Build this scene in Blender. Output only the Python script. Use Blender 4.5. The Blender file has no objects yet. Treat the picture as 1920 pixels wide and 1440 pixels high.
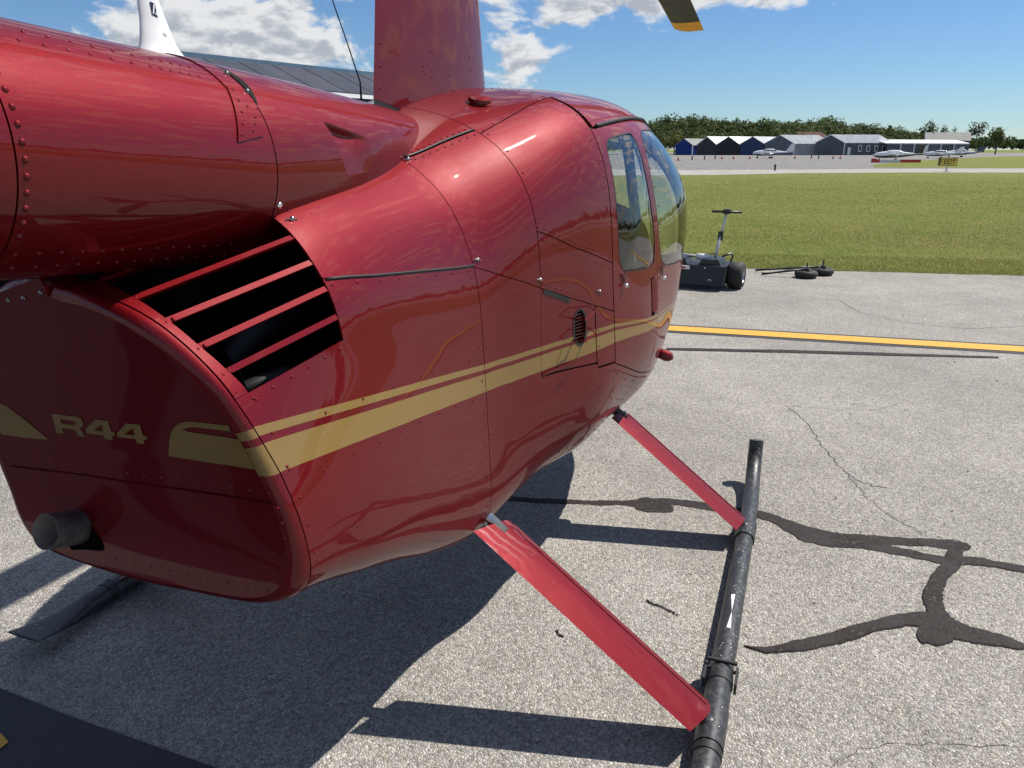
# Red helicopter parked on a sunlit airfield apron, seen from behind its starboard side.
# World frame: X = helicopter heading, Y = port, Z = up, metres.
import bpy, bmesh, math, random
import numpy as np
from mathutils import Vector, Matrix
random.seed(7); rng = np.random.default_rng(7)
SC = bpy.context.scene
COL = SC.collection
R = math.radians

# ------------------------------------------------------------------ camera
cam = bpy.data.cameras.new('camera'); cam.sensor_width = 36; cam.lens = 26.25
cam.clip_start = .05; cam.clip_end = 6000
co = bpy.data.objects.new('camera', cam); COL.objects.link(co); SC.camera = co
pitch, yaw = R(17.447), R(20.989)
fwd = Vector((math.cos(yaw)*math.cos(pitch), math.sin(yaw)*math.cos(pitch), -math.sin(pitch)))
co.location = (0, -1.170, 1.6)
co.rotation_euler = fwd.to_track_quat('-Z', 'Y').to_euler()

# ------------------------------------------------------------------ sky and sun
SUN_EL, SUN_ROT = 54.7, 135.0
world = bpy.data.worlds.new('World'); SC.world = world; world.use_nodes = True
wn, wl = world.node_tree.nodes, world.node_tree.links
bg = wn['Background']; bg.inputs[1].default_value = .070
def wnode(t, **k):
    n = wn.new(t)
    for a, b in k.items(): setattr(n, a, b)
    return n
sky = wnode('ShaderNodeTexSky', sky_type='NISHITA', sun_disc=False)
sky.sun_elevation = R(SUN_EL); sky.sun_rotation = R(SUN_ROT)
sky.air_density = 1.0; sky.dust_density = 0.0; sky.ozone_density = 4.0
def mth(op, a, b=None, c=None, clamp=False, N=None, L=None):
    N = N or wn; L = L or wl
    n = N.new('ShaderNodeMath'); n.operation = op; n.use_clamp = clamp
    for i, v in enumerate((a, b, c)):
        if v is None: continue
        if isinstance(v, (int, float)): n.inputs[i].default_value = v
        else: L.new(v, n.inputs[i])
    return n.outputs[0]
tc = wnode('ShaderNodeTexCoord')
def cloud_field(shift, detail=9):
    """cumulus density over the sky: stretched so that the banks lie flat"""
    mp = wnode('ShaderNodeMapping', vector_type='POINT'); mp.inputs[1].default_value = shift
    mp.inputs[3].default_value = (1, 1, 1.9)
    wl.new(tc.outputs['Generated'], mp.inputs[0])
    a = wnode('ShaderNodeTexNoise'); a.inputs['Scale'].default_value = 13.
    a.inputs['Detail'].default_value = detail; a.inputs['Roughness'].default_value = .58
    a.inputs['Distortion'].default_value = .25
    wl.new(mp.outputs[0], a.inputs['Vector'])
    return a.outputs['Fac']
BIAS = [  # (azimuth from heading, elevation, half-width az, half-width el, amount) of the banks in the picture
    (45, 7.4, 5.6, 1.6, 0.110), (38.5, 8.7, 5.5, 1.4, 0.121), (43.5, 5.6, 6, .9, 0.094), (33, 6.0, 3.2, 1.3, 0.121), (37.6, 6.2, 4, 1.0, 0.110),
    (20.6, 6.4, 1.8, 1.3, 0.127), (18.3, 5.9, 1.6, .6, 0.088), (14, 9.7, 8.5, 1.3, .235), (4.0, 10.0, 5.5, .9, .215),
    (21.5, 9.6, 2.2, .8, -.05), (30.4, 8.8, 1.4, 1.4, -.30), (52.5, 8.8, 3.2, 1.6, -.30), (-6, 4, 14, 4.2, -.40), (12, 4.6, 5, 2.2, -.34), (24.5, 7.4, 1.4, 1.4, -.25),
    (27.2, 8.0, 1.6, 1.5, -.2), (2, 6.5, 8, 1.6, -.2), (17, 7.6, 1.5, .4, -.08), (50, 4.5, 4, 1.2, -.3)]
sep = wnode('ShaderNodeSeparateXYZ'); wl.new(tc.outputs['Generated'], sep.inputs[0])
az = mth('MULTIPLY', mth('ARCTAN2', sep.outputs[1], sep.outputs[0]), 57.29578)
el = mth('MULTIPLY', mth('ARCSINE', sep.outputs[2]), 57.29578)
bias = None
for (a0, e0, wa, we, amt) in BIAS:
    da = mth('DIVIDE', mth('SUBTRACT', az, a0), wa); de = mth('DIVIDE', mth('SUBTRACT', el, e0), we)
    g = mth('POWER', 2.71828, mth('MULTIPLY', mth('ADD', mth('MULTIPLY', da, da), mth('MULTIPLY', de, de)), -1.0))
    g = mth('MULTIPLY', g, amt); bias = g if bias is None else mth('ADD', bias, g)
n0 = cloud_field((0, 0, 0)); n1 = cloud_field((.006, -.006, .022), 7)
dens_in = mth('ADD', n0, bias)
mr = wnode('ShaderNodeMapRange', interpolation_type='SMOOTHSTEP'); mr.inputs[1].default_value = .492; mr.inputs[2].default_value = .615
wl.new(dens_in, mr.inputs[0])
fade = wnode('ShaderNodeMapRange'); fade.inputs[1].default_value = .012; fade.inputs[2].default_value = .06
wl.new(sep.outputs[2], fade.inputs[0])
dens = mth('MULTIPLY', mth('MULTIPLY', mr.outputs[0], fade.outputs[0]), .97)
# light side towards the sun, grey bases where more cloud lies above
relief = mth('ADD', mth('MULTIPLY', mth('SUBTRACT', n0, n1), 4.2), mth('MULTIPLY', mth('SUBTRACT', .66, dens_in), 1.5))
lit = wnode('ShaderNodeMapRange', interpolation_type='SMOOTHSTEP'); lit.inputs[1].default_value = -.38; lit.inputs[2].default_value = .30
wl.new(relief, lit.inputs[0])
cc = wnode('ShaderNodeMix', data_type='RGBA'); cc.inputs[6].default_value = (4.6, 5.0, 5.6, 1); cc.inputs[7].default_value = (8.6, 8.7, 8.8, 1)
wl.new(lit.outputs[0], cc.inputs[0])
tint = wnode('ShaderNodeMix', data_type='RGBA', blend_type='MULTIPLY'); tint.inputs[0].default_value = 1; wl.new(sky.outputs[0], tint.inputs[6]); tint.inputs[7].default_value = (.70, .88, 1.08, 1)
mx = wnode('ShaderNodeMix', data_type='RGBA'); wl.new(dens, mx.inputs[0]); wl.new(tint.outputs[2], mx.inputs[6]); wl.new(cc.outputs[2], mx.inputs[7])
wl.new(mx.outputs[2], bg.inputs[0])

sl = bpy.data.lights.new('sun', 'SUN'); sl.energy = 5.0; sl.angle = R(.53); sl.color = (1, .95, .87)
so = bpy.data.objects.new('sun', sl); COL.objects.link(so)
sd = Vector((-.5, .5, -1)); so.rotation_euler = sd.to_track_quat('-Z', 'Y').to_euler(); so.location = (10, -10, 30)
SC.view_settings.view_transform = 'Standard'; SC.view_settings.look = 'None'
SC.view_settings.exposure = 0.42; SC.view_settings.gamma = 1; SC.view_settings.use_curve_mapping = False
SC.cycles.max_bounces = 10; SC.cycles.transparent_max_bounces = 16; SC.cycles.caustics_reflective = False
SC.cycles.use_denoising = True

# ------------------------------------------------------------------ materials
class NT:
    def __init__(s, name):
        s.m = bpy.data.materials.new(name); s.m.use_nodes = True
        s.N, s.L = s.m.node_tree.nodes, s.m.node_tree.links
        s.b = s.N['Principled BSDF']
    def node(s, t, ins=None, **k):
        n = s.N.new(t)
        for a, b in k.items(): setattr(n, a, b)
        for a, b in (ins or {}).items(): s.put(n.inputs[a], b)
        return n
    def put(s, sock, v):
        if hasattr(v, 'links') or isinstance(v, bpy.types.NodeSocket): s.L.new(v, sock)
        else: sock.default_value = v
    def math(s, op, a, b=None, c=None, clamp=False): return mth(op, a, b, c, clamp, s.N, s.L)
    def mix(s, f, a, b):
        n = s.N.new('ShaderNodeMix'); n.data_type = 'RGBA'
        s.put(n.inputs[0], f); s.put(n.inputs[6], a); s.put(n.inputs[7], b); return n.outputs[2]
    def noise(s, scale, detail=2, rough=.5, vec=None, dist=0):
        n = s.node('ShaderNodeTexNoise', {'Scale': scale, 'Detail': detail, 'Roughness': rough, 'Distortion': dist})
        s.L.new(vec if vec is not None else s.pos(), n.inputs['Vector']); return n.outputs['Fac']
    def pos(s):
        if not hasattr(s, '_p'): s._p = s.node('ShaderNodeTexCoord').outputs['Object']
        return s._p
    def wpos(s):
        if not hasattr(s, '_w'): s._w = s.node('ShaderNodeNewGeometry').outputs['Position']
        return s._w
    def ramp(s, f, lo, hi, a=0., b=1.):
        n = s.node('ShaderNodeMapRange', {1: lo, 2: hi, 3: a, 4: b}, interpolation_type='SMOOTHSTEP'); s.L.new(f, n.inputs[0]); return n.outputs[0]
    def bump(s, h, strength, dist, nrm=None):
        n = s.node('ShaderNodeBump', {'Strength': strength, 'Distance': dist}); s.L.new(h, n.inputs['Height'])
        if nrm is not None: s.L.new(nrm, n.inputs['Normal'])
        return n.outputs[0]
def c4(c): return (*c, 1)
def plain(name, col, rough=.5, metal=0., coat=0., var=.12, vs=8., bump=0., bs=60., spec=.5):
    t = NT(name)
    f = t.noise(vs, 5, .6)
    t.put(t.b.inputs['Base Color'], t.mix(t.ramp(f, .3, .7), c4([x*(1-var) for x in col]), c4([min(1, x*(1+var)) for x in col])))
    t.put(t.b.inputs['Roughness'], t.ramp(f, .3, .7, max(.02, rough*.85), min(1, rough*1.15)))
    t.b.inputs['Metallic'].default_value = metal; t.b.inputs['Coat Weight'].default_value = coat; t.b.inputs['Coat Roughness'].default_value = .03
    t.b.inputs['Specular IOR Level'].default_value = spec
    if bump: t.put(t.b.inputs['Normal'], t.bump(t.noise(bs, 3), bump, .002))
    return t.m
RED = (.068, .0005, .0022); GOLD = (.195, .122, .036)
def paint(name, stripe=False, wave=1.0):
    """metallic red over sheet metal: flakes, clear coat, slightly wavy skin, gold stripe carried by the UV map"""
    t = NT(name); w = t.wpos()
    fl = t.node('ShaderNodeTexVoronoi', {'Scale': 900.}); t.L.new(w, fl.inputs['Vector'])
    hs = t.node('ShaderNodeSeparateColor'); t.L.new(fl.outputs['Color'], hs.inputs[0])
    flake = t.ramp(hs.outputs[0], .0, 1.)
    base = t.mix(flake, c4([x*.86 for x in RED]), c4([RED[0]*1.14, RED[1]*1.3, RED[2]*1.2]))
    met = 0.
    if stripe:
        uv = t.node('ShaderNodeUVMap', uv_map='stripe'); sp = t.node('ShaderNodeSeparateXYZ'); t.L.new(uv.outputs[0], sp.inputs[0]); s = sp.outputs[1]
        a = t.math('MULTIPLY', t.math('GREATER_THAN', s, 0.), t.math('LESS_THAN', s, .635))
        b = t.math('MULTIPLY', t.math('GREATER_THAN', s, .80), t.math('LESS_THAN', s, 1.))
        k = t.math('ADD', a, b, clamp=True)
        base = t.mix(k, base, t.mix(flake, c4([x*.9 for x in GOLD]), c4([x*1.1 for x in GOLD])))
        met = t.math('MULTIPLY', t.math('SUBTRACT', 1., k), 0.)
        t.put(t.b.inputs['Metallic'], met)
    else: t.b.inputs['Metallic'].default_value = met
    t.put(t.b.inputs['Base Color'], base)
    dust = t.noise(3.5, 6, .65, w)
    t.put(t.b.inputs['Roughness'], t.ramp(dust, .3, .75, .42, .52)); t.b.inputs['Specular IOR Level'].default_value = .15
    t.b.inputs['Coat Weight'].default_value = .64; t.b.inputs['Coat IOR'].default_value = 1.5
    t.put(t.b.inputs['Coat Roughness'], t.ramp(dust, .35, .8, .012, .05))
    mp = t.node('ShaderNodeMapping'); mp.inputs[3].default_value = (1.6, 1, 1.); t.L.new(w, mp.inputs[0])
    wv = t.noise(3.6, 1.6, .4, mp.outputs[0])
    nb = t.bump(wv, .12*wave, .012)
    t.put(t.b.inputs['Coat Normal'], nb)
    fn = t.bump(hs.outputs[1], .10, .0006, nb); t.put(t.b.inputs['Normal'], fn)
    # aluminium flake under the same clear coat
    f = t.node('ShaderNodeBsdfPrincipled'); f.inputs['Metallic'].default_value = 1.; f.inputs['Roughness'].default_value = .62
    for nm in ('Coat Weight', 'Coat IOR'): f.inputs[nm].default_value = t.b.inputs[nm].default_value
    t.put(f.inputs['Base Color'], t.mix(flake, (.20, .0008, .0046, 1), (.33, .0016, .0080, 1))); t.L.new(nb, f.inputs['Coat Normal']); t.L.new(fn, f.inputs['Normal'])
    f.inputs['Coat Roughness'].default_value = .02
    mx = t.node('ShaderNodeMixShader'); t.put(mx.inputs[0], t.math('MULTIPLY', t.math('SUBTRACT', 1., k), .38) if stripe else .38)
    t.L.new(t.b.outputs[0], mx.inputs[1]); t.L.new(f.outputs[0], mx.inputs[2]); t.L.new(mx.outputs[0], t.N['Material Output'].inputs['Surface'])
    return t.m
M = {}
M['paint'] = paint('red_metallic_paint'); M['paint_stripe'] = paint('red_paint_with_gold_stripe', True)
M['paint_smooth'] = paint('red_paint_smooth', False, .45)
M['gold'] = plain('gold_vinyl', GOLD, .38, 0, .35, .06)
M['black'] = plain('black_rubber', (.012, .012, .013), .55)
M['seam'] = plain('gap_shade_black', (.006, .004, .004), .8, spec=.2)  # near-black stand-in for the shade inside seams and gaps
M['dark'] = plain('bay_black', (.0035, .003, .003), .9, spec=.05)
M['engine'] = plain('engine_grey', (.012, .012, .013), .6, .2)
M['steel'] = plain('bare_steel', (.42, .42, .43), .32, 1., 0, .2, 14)
M['chrome'] = plain('polished_metal', (.75, .75, .74), .12, 1.)
M['bolt'] = plain('bolt_steel', (.18, .18, .19), .35, .9)
M['white'] = plain('white_gloss', (.78, .78, .77), .18, 0, .6, .03)
M['exhaust'] = plain('heat_stained_steel', (.15, .145, .14), .5, .55, 0, .35, 18)
M['seat'] = plain('grey_leather', (.38, .36, .32), .55, 0, 0, .1, 5, .2, 200)
M['trim'] = plain('cabin_trim', (.30, .29, .26), .7)
M['cabinfloor'] = plain('cabin_carpet', (.22, .21, .19), .9)
M['rubber'] = plain('tyre_rubber', (.018, .018, .018), .75, 0, 0, .2, 20, .3, 90)
M['bladeblack'] = plain('blade_black', (.022, .022, .023), .5)
M['bladeyellow'] = plain('blade_yellow', (.70, .34, .02), .45, 0, 0, .2, 30)
M['navlens'] = paint('red_lamp_paint')
def skid_mat():
    t = NT('worn_black_skid'); w = t.wpos()
    sc = t.noise(60, 6, .7, w); ch = t.node('ShaderNodeTexVoronoi', {'Scale': 75.}); t.L.new(w, ch.inputs['Vector'])
    spots = t.math('MULTIPLY', t.math('LESS_THAN', ch.outputs['Distance'], .16), t.math('GREATER_THAN', t.noise(9, 3, .6, w), .56))
    base = t.mix(t.ramp(sc, .45, .75), c4((.020, .021, .024)), c4((.075, .077, .082)))
    t.put(t.b.inputs['Base Color'], t.mix(spots, base, c4((.5, .5, .49))))
    t.put(t.b.inputs['Roughness'], t.ramp(sc, .3, .7, .32, .55)); t.b.inputs['Specular IOR Level'].default_value = .55
    t.put(t.b.inputs['Normal'], t.bump(sc, .15, .002)); return t.m
M['skid'] = skid_mat()
def strut_mat():
    t = NT('scuffed_red_strut'); w = t.wpos()
    n = t.noise(18, 6, .65, w, 1.2); sw = t.node('ShaderNodeTexWave', {'Scale': 9., 'Distortion': 9., 'Detail': 4.}); t.L.new(w, sw.inputs['Vector'])
    sep = t.node('ShaderNodeSeparateXYZ'); t.L.new(w, sep.inputs[0])
    top = t.math('MULTIPLY', t.ramp(sep.outputs[2], .44, .56), t.ramp(sw.outputs['Fac'], .55, .95))
    top = t.math('MULTIPLY', top, t.math('LESS_THAN', sep.outputs[0], 2.4))
    scr = t.math('MULTIPLY', t.ramp(n, .60, .74), .22)
    k = t.math('ADD', t.math('MULTIPLY', top, .55), scr, clamp=True)
    t.put(t.b.inputs['Base Color'], t.mix(k, c4((.145, .0008, .0040)), c4((.30, .12, .13))))
    t.put(t.b.inputs['Metallic'], t.math('MULTIPLY', t.math('SUBTRACT', 1., k), .3))
    t.put(t.b.inputs['Roughness'], t.ramp(n, .3, .7, .42, .55)); t.b.inputs['Specular IOR Level'].default_value = .15
    t.b.inputs['Coat Weight'].default_value = .45; t.b.inputs['Coat Roughness'].default_value = .04
    return t.m
M['strut'] = strut_mat()
def glass_mat():
    t = NT('tinted_acrylic'); N, L = t.N, t.L
    tr = t.node('ShaderNodeBsdfTransparent', {'Color': (.88, .91, .88, 1)})
    gl = t.node('ShaderNodeBsdfGlossy', {'Color': (1, 1, 1, 1), 'Roughness': .015})
    fr = t.node('ShaderNodeFresnel', {'IOR': 1.48})
    f = t.math('ADD', t.math('MULTIPLY', fr.outputs[0], 1.15), .03, clamp=True)
    nb = t.bump(t.noise(5, 2, .5, t.wpos()), .12, .01); L.new(nb, gl.inputs['Normal'])
    mx = t.node('ShaderNodeMixShader'); L.new(f, mx.inputs[0]); L.new(tr.outputs[0], mx.inputs[1]); L.new(gl.outputs[0], mx.inputs[2])
    L.new(mx.outputs[0], N['Material Output'].inputs['Surface']); N.remove(t.b); return t.m
M['glass'] = glass_mat()

# ------------------------------------------------------------------ object helpers
def obj(name, verts, faces, mat, parent=None, smooth=True, uv=None, kind=None, label=None):
    me = bpy.data.meshes.new(name); me.from_pydata([tuple(map(float, v)) for v in verts], [], [tuple(map(int, f)) for f in faces])
    me.materials.append(mat if not isinstance(mat, str) else M[mat])
    if smooth: me.shade_smooth()
    if uv is not None:
        l = me.uv_layers.new(name='stripe'); idx = np.empty(len(me.loops), np.int32); me.loops.foreach_get('vertex_index', idx)
        l.data.foreach_set('uv', np.asarray(uv, np.float32)[idx].ravel())
    o = bpy.data.objects.new(name, me); COL.objects.link(o)
    if parent: o.parent = parent
    if kind: o['kind'] = kind
    if label: o['label'] = label
    return o
def thing(name, label, cat, loc=(0, 0, 0), rz=0, group=None):
    o = bpy.data.objects.new(name, None); COL.objects.link(o); o.location = loc; o.rotation_euler = (0, 0, rz); o.empty_display_size = .2
    o['label'] = label; o['category'] = cat
    if group: o['group'] = group
    return o
def tag(o, label, cat, group=None):
    o['label'] = label; o['category'] = cat
    if group: o['group'] = group
    return o
def struct(name, verts, faces, mat, smooth=False):
    o = obj(name, verts, faces, mat, None, smooth); o['kind'] = 'structure'; return o
class MB:
    """collects shapes into one mesh"""
    def __init__(s): s.v = []; s.f = []; s.n = 0; s.uv = []
    def add(s, v, f, uv=None):
        v = np.asarray(v, float).reshape(-1, 3); s.v.append(v); s.f += [tuple(int(i)+s.n for i in q) for q in f]; s.n += len(v)
        s.uv.append(np.asarray(uv, float) if uv is not None else np.tile([0., -1.], (len(v), 1)))
    def box(s, lo, hi, rot=None, at=(0, 0, 0)):
        x0, y0, z0 = lo; x1, y1, z1 = hi
        v = np.array([(x0,y0,z0),(x1,y0,z0),(x1,y1,z0),(x0,y1,z0),(x0,y0,z1),(x1,y0,z1),(x1,y1,z1),(x0,y1,z1)], float)
        if rot is not None: v = v @ np.array(rot).T
        s.add(v+np.array(at), [(3,2,1,0),(4,5,6,7),(0,1,5,4),(1,2,6,5),(2,3,7,6),(3,0,4,7)])
    def tube(s, pts, r, n=12, cap=True, sx=1., sz=1.):
        pts = np.asarray(pts, float); r = np.broadcast_to(r, len(pts)); T = np.gradient(pts, axis=0); T /= np.linalg.norm(T, axis=1)[:, None]
        up = np.array([0, 0, 1.]) if abs(T[0][2]) < .9 else np.array([1., 0, 0]); ang = np.linspace(0, 2*np.pi, n, endpoint=False); rows = []
        for p, t, q in zip(pts, T, r):
            a = np.cross(up, t); a /= np.linalg.norm(a); b = np.cross(t, a); up = b
            rows.append(p+q*(sx*np.cos(ang)[:, None]*a+sz*np.sin(ang)[:, None]*b))
        s.rows(rows, True, cap)
    def rows(s, rows, closed=True, cap=True, uv=None):
        n = len(rows[0]); f = []
        for i in range(len(rows)-1):
            for j in range(n if closed else n-1):
                k = (j+1) % n; f.append((i*n+j, i*n+k, (i+1)*n+k, (i+1)*n+j))
        if cap: f.append(tuple(range(n))[::-1]); f.append(tuple((len(rows)-1)*n+j for j in range(n)))
        s.add(np.concatenate(rows), f, uv)
    def lathe(s, prof, at=(0, 0, 0), axis='z', n=20, cap=False):
        a = np.linspace(0, 2*np.pi, n, endpoint=False); rows = []
        for r, h in prof:
            c, d, e = r*np.cos(a), r*np.sin(a), np.full(n, h)
            rows.append(np.stack({'z': (c, d, e), 'x': (e, c, d), 'y': (d, e, c)}[axis], 1)+np.array(at))
        s.rows(rows, True, cap)
    def dome(s, p, nrm, r, h=None, n=7):
        nrm = np.asarray(nrm, float); nrm /= np.linalg.norm(nrm); a = np.cross(nrm, (0, 0, 1.) if abs(nrm[2]) < .9 else (1., 0, 0)); a /= np.linalg.norm(a); b = np.cross(nrm, a)
        h = h or r*.6; g = np.linspace(0, 2*np.pi, n, endpoint=False); rows = []
        for k, q in ((1, -.1), (.92, .35), (.55, .85)):
            rows.append(np.asarray(p)+r*k*(np.cos(g)[:, None]*a+np.sin(g)[:, None]*b)+nrm*h*q)
        v = np.concatenate(rows+[[np.asarray(p)+nrm*h]]); f = []
        for i in range(2):
            for j in range(n): k = (j+1) % n; f.append((i*n+j, i*n+k, (i+1)*n+k, (i+1)*n+j))
        f += [(2*n+j, 2*n+(j+1) % n, 3*n) for j in range(n)]; s.add(v, f)
    def build(s, name, mat, parent=None, smooth=False, kind=None, label=None, uv=False, auto=None):
        o = obj(name, np.concatenate(s.v), s.f, mat, parent, smooth, np.concatenate(s.uv) if uv else None, kind, label)
        if auto is not None: o.data.set_sharp_from_angle(angle=R(auto))
        return o
def rotz(a): c, s = math.cos(a), math.sin(a); return np.array([[c, -s, 0], [s, c, 0], [0, 0, 1.]])
def link_copy(o, parent=None):
    c = o.copy(); COL.objects.link(c); c.parent = parent
    for ch in list(o.children): link_copy(ch, c)
    return c

# ------------------------------------------------------------------ helicopter body surface (measured cross-sections, lofted)
ST={
.80:[(0,1.355),(.09,1.335),(.16,1.30),(.21,1.255),(.28,1.165),(.31,1.10),(.337,1.03),(.37,.96),(.385,.91),(.386,.875),(.372,.845),(.335,.826),(.15,.812),(0,.806)],
.95:[(0,1.385),(.09,1.362),(.161,1.321),(.208,1.28),(.285,1.19),(.315,1.12),(.341,1.048),(.372,.963),(.386,.89),(.388,.851),(.375,.82),(.338,.800),(.152,.785),(0,.778)],
1.25:[(0,1.525),(.1,1.508),(.166,1.481),(.223,1.44),(.262,1.39),(.292,1.341),(.312,1.283),(.32,1.234),(.36,1.05),(.385,.9),(.394,.79),(.376,.722),(.30,.692),(0,.685)],
1.83:[(0,1.605),(.08,1.597),(.157,1.573),(.227,1.526),(.28,1.472),(.317,1.411),(.354,1.315),(.376,1.201),(.385,1.067),(.395,.849),(.402,.684),(.404,.585),(.384,.518),(.3,.49),(0,.48)],
2.1:[(0,1.725),(.12,1.705),(.249,1.655),(.299,1.626),(.365,1.563),(.414,1.482),(.44,1.392),(.451,1.299),(.456,1.188),(.459,.938),(.467,.799),(.452,.64),(.427,.572),(.36,.522),(0,.495)],
2.5:[(0,1.797),(.15,1.792),(.26,1.779),(.352,1.762),(.445,1.713),(.488,1.667),(.52,1.6),(.547,1.516),(.57,1.344),(.581,1.164),(.598,.939),(.605,.843),(.588,.735),(.537,.61),(.45,.525),(0,.485)],
2.9:[(0,1.824),(.2,1.815),(.35,1.785),(.46,1.735),(.547,1.657),(.593,1.543),(.623,1.427),(.646,1.309),(.659,1.167),(.671,.958),(.674,.871),(.648,.76),(.585,.635),(.49,.535),(0,.465)],
3.3:[(0,1.835),(.2,1.824),(.35,1.79),(.47,1.73),(.565,1.632),(.635,1.514),(.68,1.384),(.69,1.228),(.682,1.019),(.662,.874),(.635,.749),(.585,.62),(.49,.5),(0,.43)],
3.7:[(0,1.77),(.2,1.755),(.35,1.705),(.46,1.63),(.55,1.52),(.605,1.4),(.63,1.26),(.62,1.02),(.6,.86),(.56,.72),(.49,.58),(.4,.50),(0,.44)],
4.1:[(0,1.56),(.2,1.53),(.35,1.46),(.45,1.36),(.5,1.24),(.51,1.1),(.5,.95),(.46,.78),(.38,.62),(.25,.53),(0,.5)],
4.4:[(0,1.24),(.15,1.22),(.27,1.14),(.31,1.0),(.28,.85),(.2,.72),(0,.65)],
4.58:[(0,1.0),(.05,.99),(.08,.93),(.05,.87),(0,.85)],
}
ZC=([.8,.95,1.83,2.5,3.3,4.1,4.58],[1.06,1.06,1.10,1.15,1.12,1.0,.93])
def zc(x): return np.interp(x,*ZC)
def pchip(xs,ys,xq):
    xs=np.asarray(xs,float); ys=np.asarray(ys,float); h=np.diff(xs); h=h.reshape(-1,*([1]*(ys.ndim-1))); d=np.diff(ys,axis=0)/h
    m=np.zeros_like(ys); a,b=d[:-1],d[1:]; w1=2*h[1:]+h[:-1]; w2=h[1:]+2*h[:-1]
    with np.errstate(divide='ignore',invalid='ignore'): mm=(w1+w2)/(w1/a+w2/b)
    m[1:-1]=np.where(a*b>0,mm,0); m[0]=d[0]; m[-1]=d[-1]
    i=np.clip(np.searchsorted(xs,xq)-1,0,len(xs)-2); H=h[i]; t=((xq-xs[i]).reshape(-1,*([1]*(ys.ndim-1))))/H
    return (1+2*t)*(1-t)**2*ys[i]+t*(1-t)**2*H*m[i]+t*t*(3-2*t)*ys[i+1]+t*t*(t-1)*H*m[i+1]
NX,NTH=379,181
XG=np.linspace(.8,4.58,NX); TG=np.linspace(0,np.pi,NTH)
CORNER={.8:10,.95:10,1.25:10,1.83:12,2.1:12,2.5:12,2.9:12,3.3:12,3.7:10,4.1:8,4.4:4,4.58:3}
def arc_spline(p,n):
    d=np.r_[0,np.cumsum(np.hypot(*np.diff(p,axis=0).T))]; return pchip(d,p,np.linspace(0,d[-1],n))
secs=[]
for x in sorted(ST):
    p=np.array(ST[x]); q=np.concatenate([p[1:4][::-1]*[-1,1],p,p[-3:-1][::-1]*[-1,1]]); d=np.r_[0,np.cumsum(np.hypot(*np.diff(q,axis=0).T))]; d0,dc,d1=d[3],d[3+CORNER[x]],d[2+len(p)]
    secs.append(pchip(d,q,np.r_[np.linspace(d0,dc,90),np.linspace(dc,d1,41)[1:]]))
SEC=pchip(sorted(ST),np.array(secs),XG); RG=np.empty((NX,NTH))
for i,x in enumerate(XG):
    w,z=SEC[i,:,0],SEC[i,:,1]-zc(x); th=np.arctan2(w,z); th[0]=0; th[-1]=np.pi; th=np.maximum.accumulate(th); RG[i]=np.interp(TG,th,np.hypot(w,z))
def gsm(A,s,ax,mode):
    n=int(3*s+1); k=np.exp(-.5*(np.arange(-n,n+1)/s)**2); k/=k.sum()
    A=np.moveaxis(A,ax,0)
    if mode=='reflect': P=np.concatenate([A[1:n+1][::-1],A,A[-n-1:-1][::-1]])
    else: P=np.concatenate([2*A[:1]-A[1:n+1][::-1],A,2*A[-1:]-A[-n-1:-1][::-1]])
    return np.moveaxis(sum(k[i]*P[i:i+len(A)] for i in range(2*n+1)),0,ax)
RG=gsm(RG,3.4,1,'reflect'); RG=gsm(RG,7.0,0,'odd')
def cr(t): return np.stack([-.5*t+t*t-.5*t**3,1-2.5*t*t+1.5*t**3,.5*t+2*t*t-1.5*t**3,-.5*t*t+.5*t**3])
def rad(x,th):
    x=np.asarray(x,float); th=np.asarray(th,float)
    th=np.abs(th); th=np.where(th>np.pi,2*np.pi-th,th)
    a=np.clip((x-XG[0])/(XG[1]-XG[0]),0,NX-1.001); b=np.clip(np.abs(th)/(TG[1]),0,NTH-1.001)
    i=a.astype(int); j=b.astype(int); wa=cr(a-i); wb=cr(b-j); out=0
    for p in range(4):
        for q in range(4):
            ii=np.clip(i+p-1,0,NX-1); jj=np.abs(j+q-1); jj=np.where(jj>NTH-1,2*(NTH-1)-jj,jj)
            out=out+wa[p]*wb[q]*RG[ii,jj]
    return out
def S(x,th,off=0.,side=-1):
    x,th=np.broadcast_arrays(np.asarray(x,float),np.asarray(th,float))
    def P(x,th):
        r=rad(x,th); return np.stack([x,side*r*np.sin(th),zc(x)+r*np.cos(th)],-1)
    p=P(x,th); k=np.clip((1.7-x)/.7,0,1); ta=np.abs(th); ta=np.where(ta>np.pi,2*np.pi-ta,ta); port=p[...,1]>0; g=1+k*(.11*np.exp(-((ta-.45)/.32)**2)-.13*np.exp(-((ta-2.10)/.27)**2)); q=np.stack([x,p[...,1]*(1+.10*k)*g,zc(x)+(p[...,2]-zc(x))*g],-1); p=np.where(port[...,None],q,p)
    if np.any(off):
        e=1e-3; dx=P(x+e,th)-P(x-e,th); dt=P(x,th+e)-P(x,th-e)
        n=np.cross(dx,dt)*side*-1; n/=np.linalg.norm(n,axis=-1,keepdims=True)+1e-12
        s=np.sign((n*np.stack([0*x,side*np.sin(th),np.cos(th)],-1)).sum(-1)); n=n*s[...,None]
        p=p+n*np.asarray(off)[...,None] if np.ndim(off) else p+n*off
    return p

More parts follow.
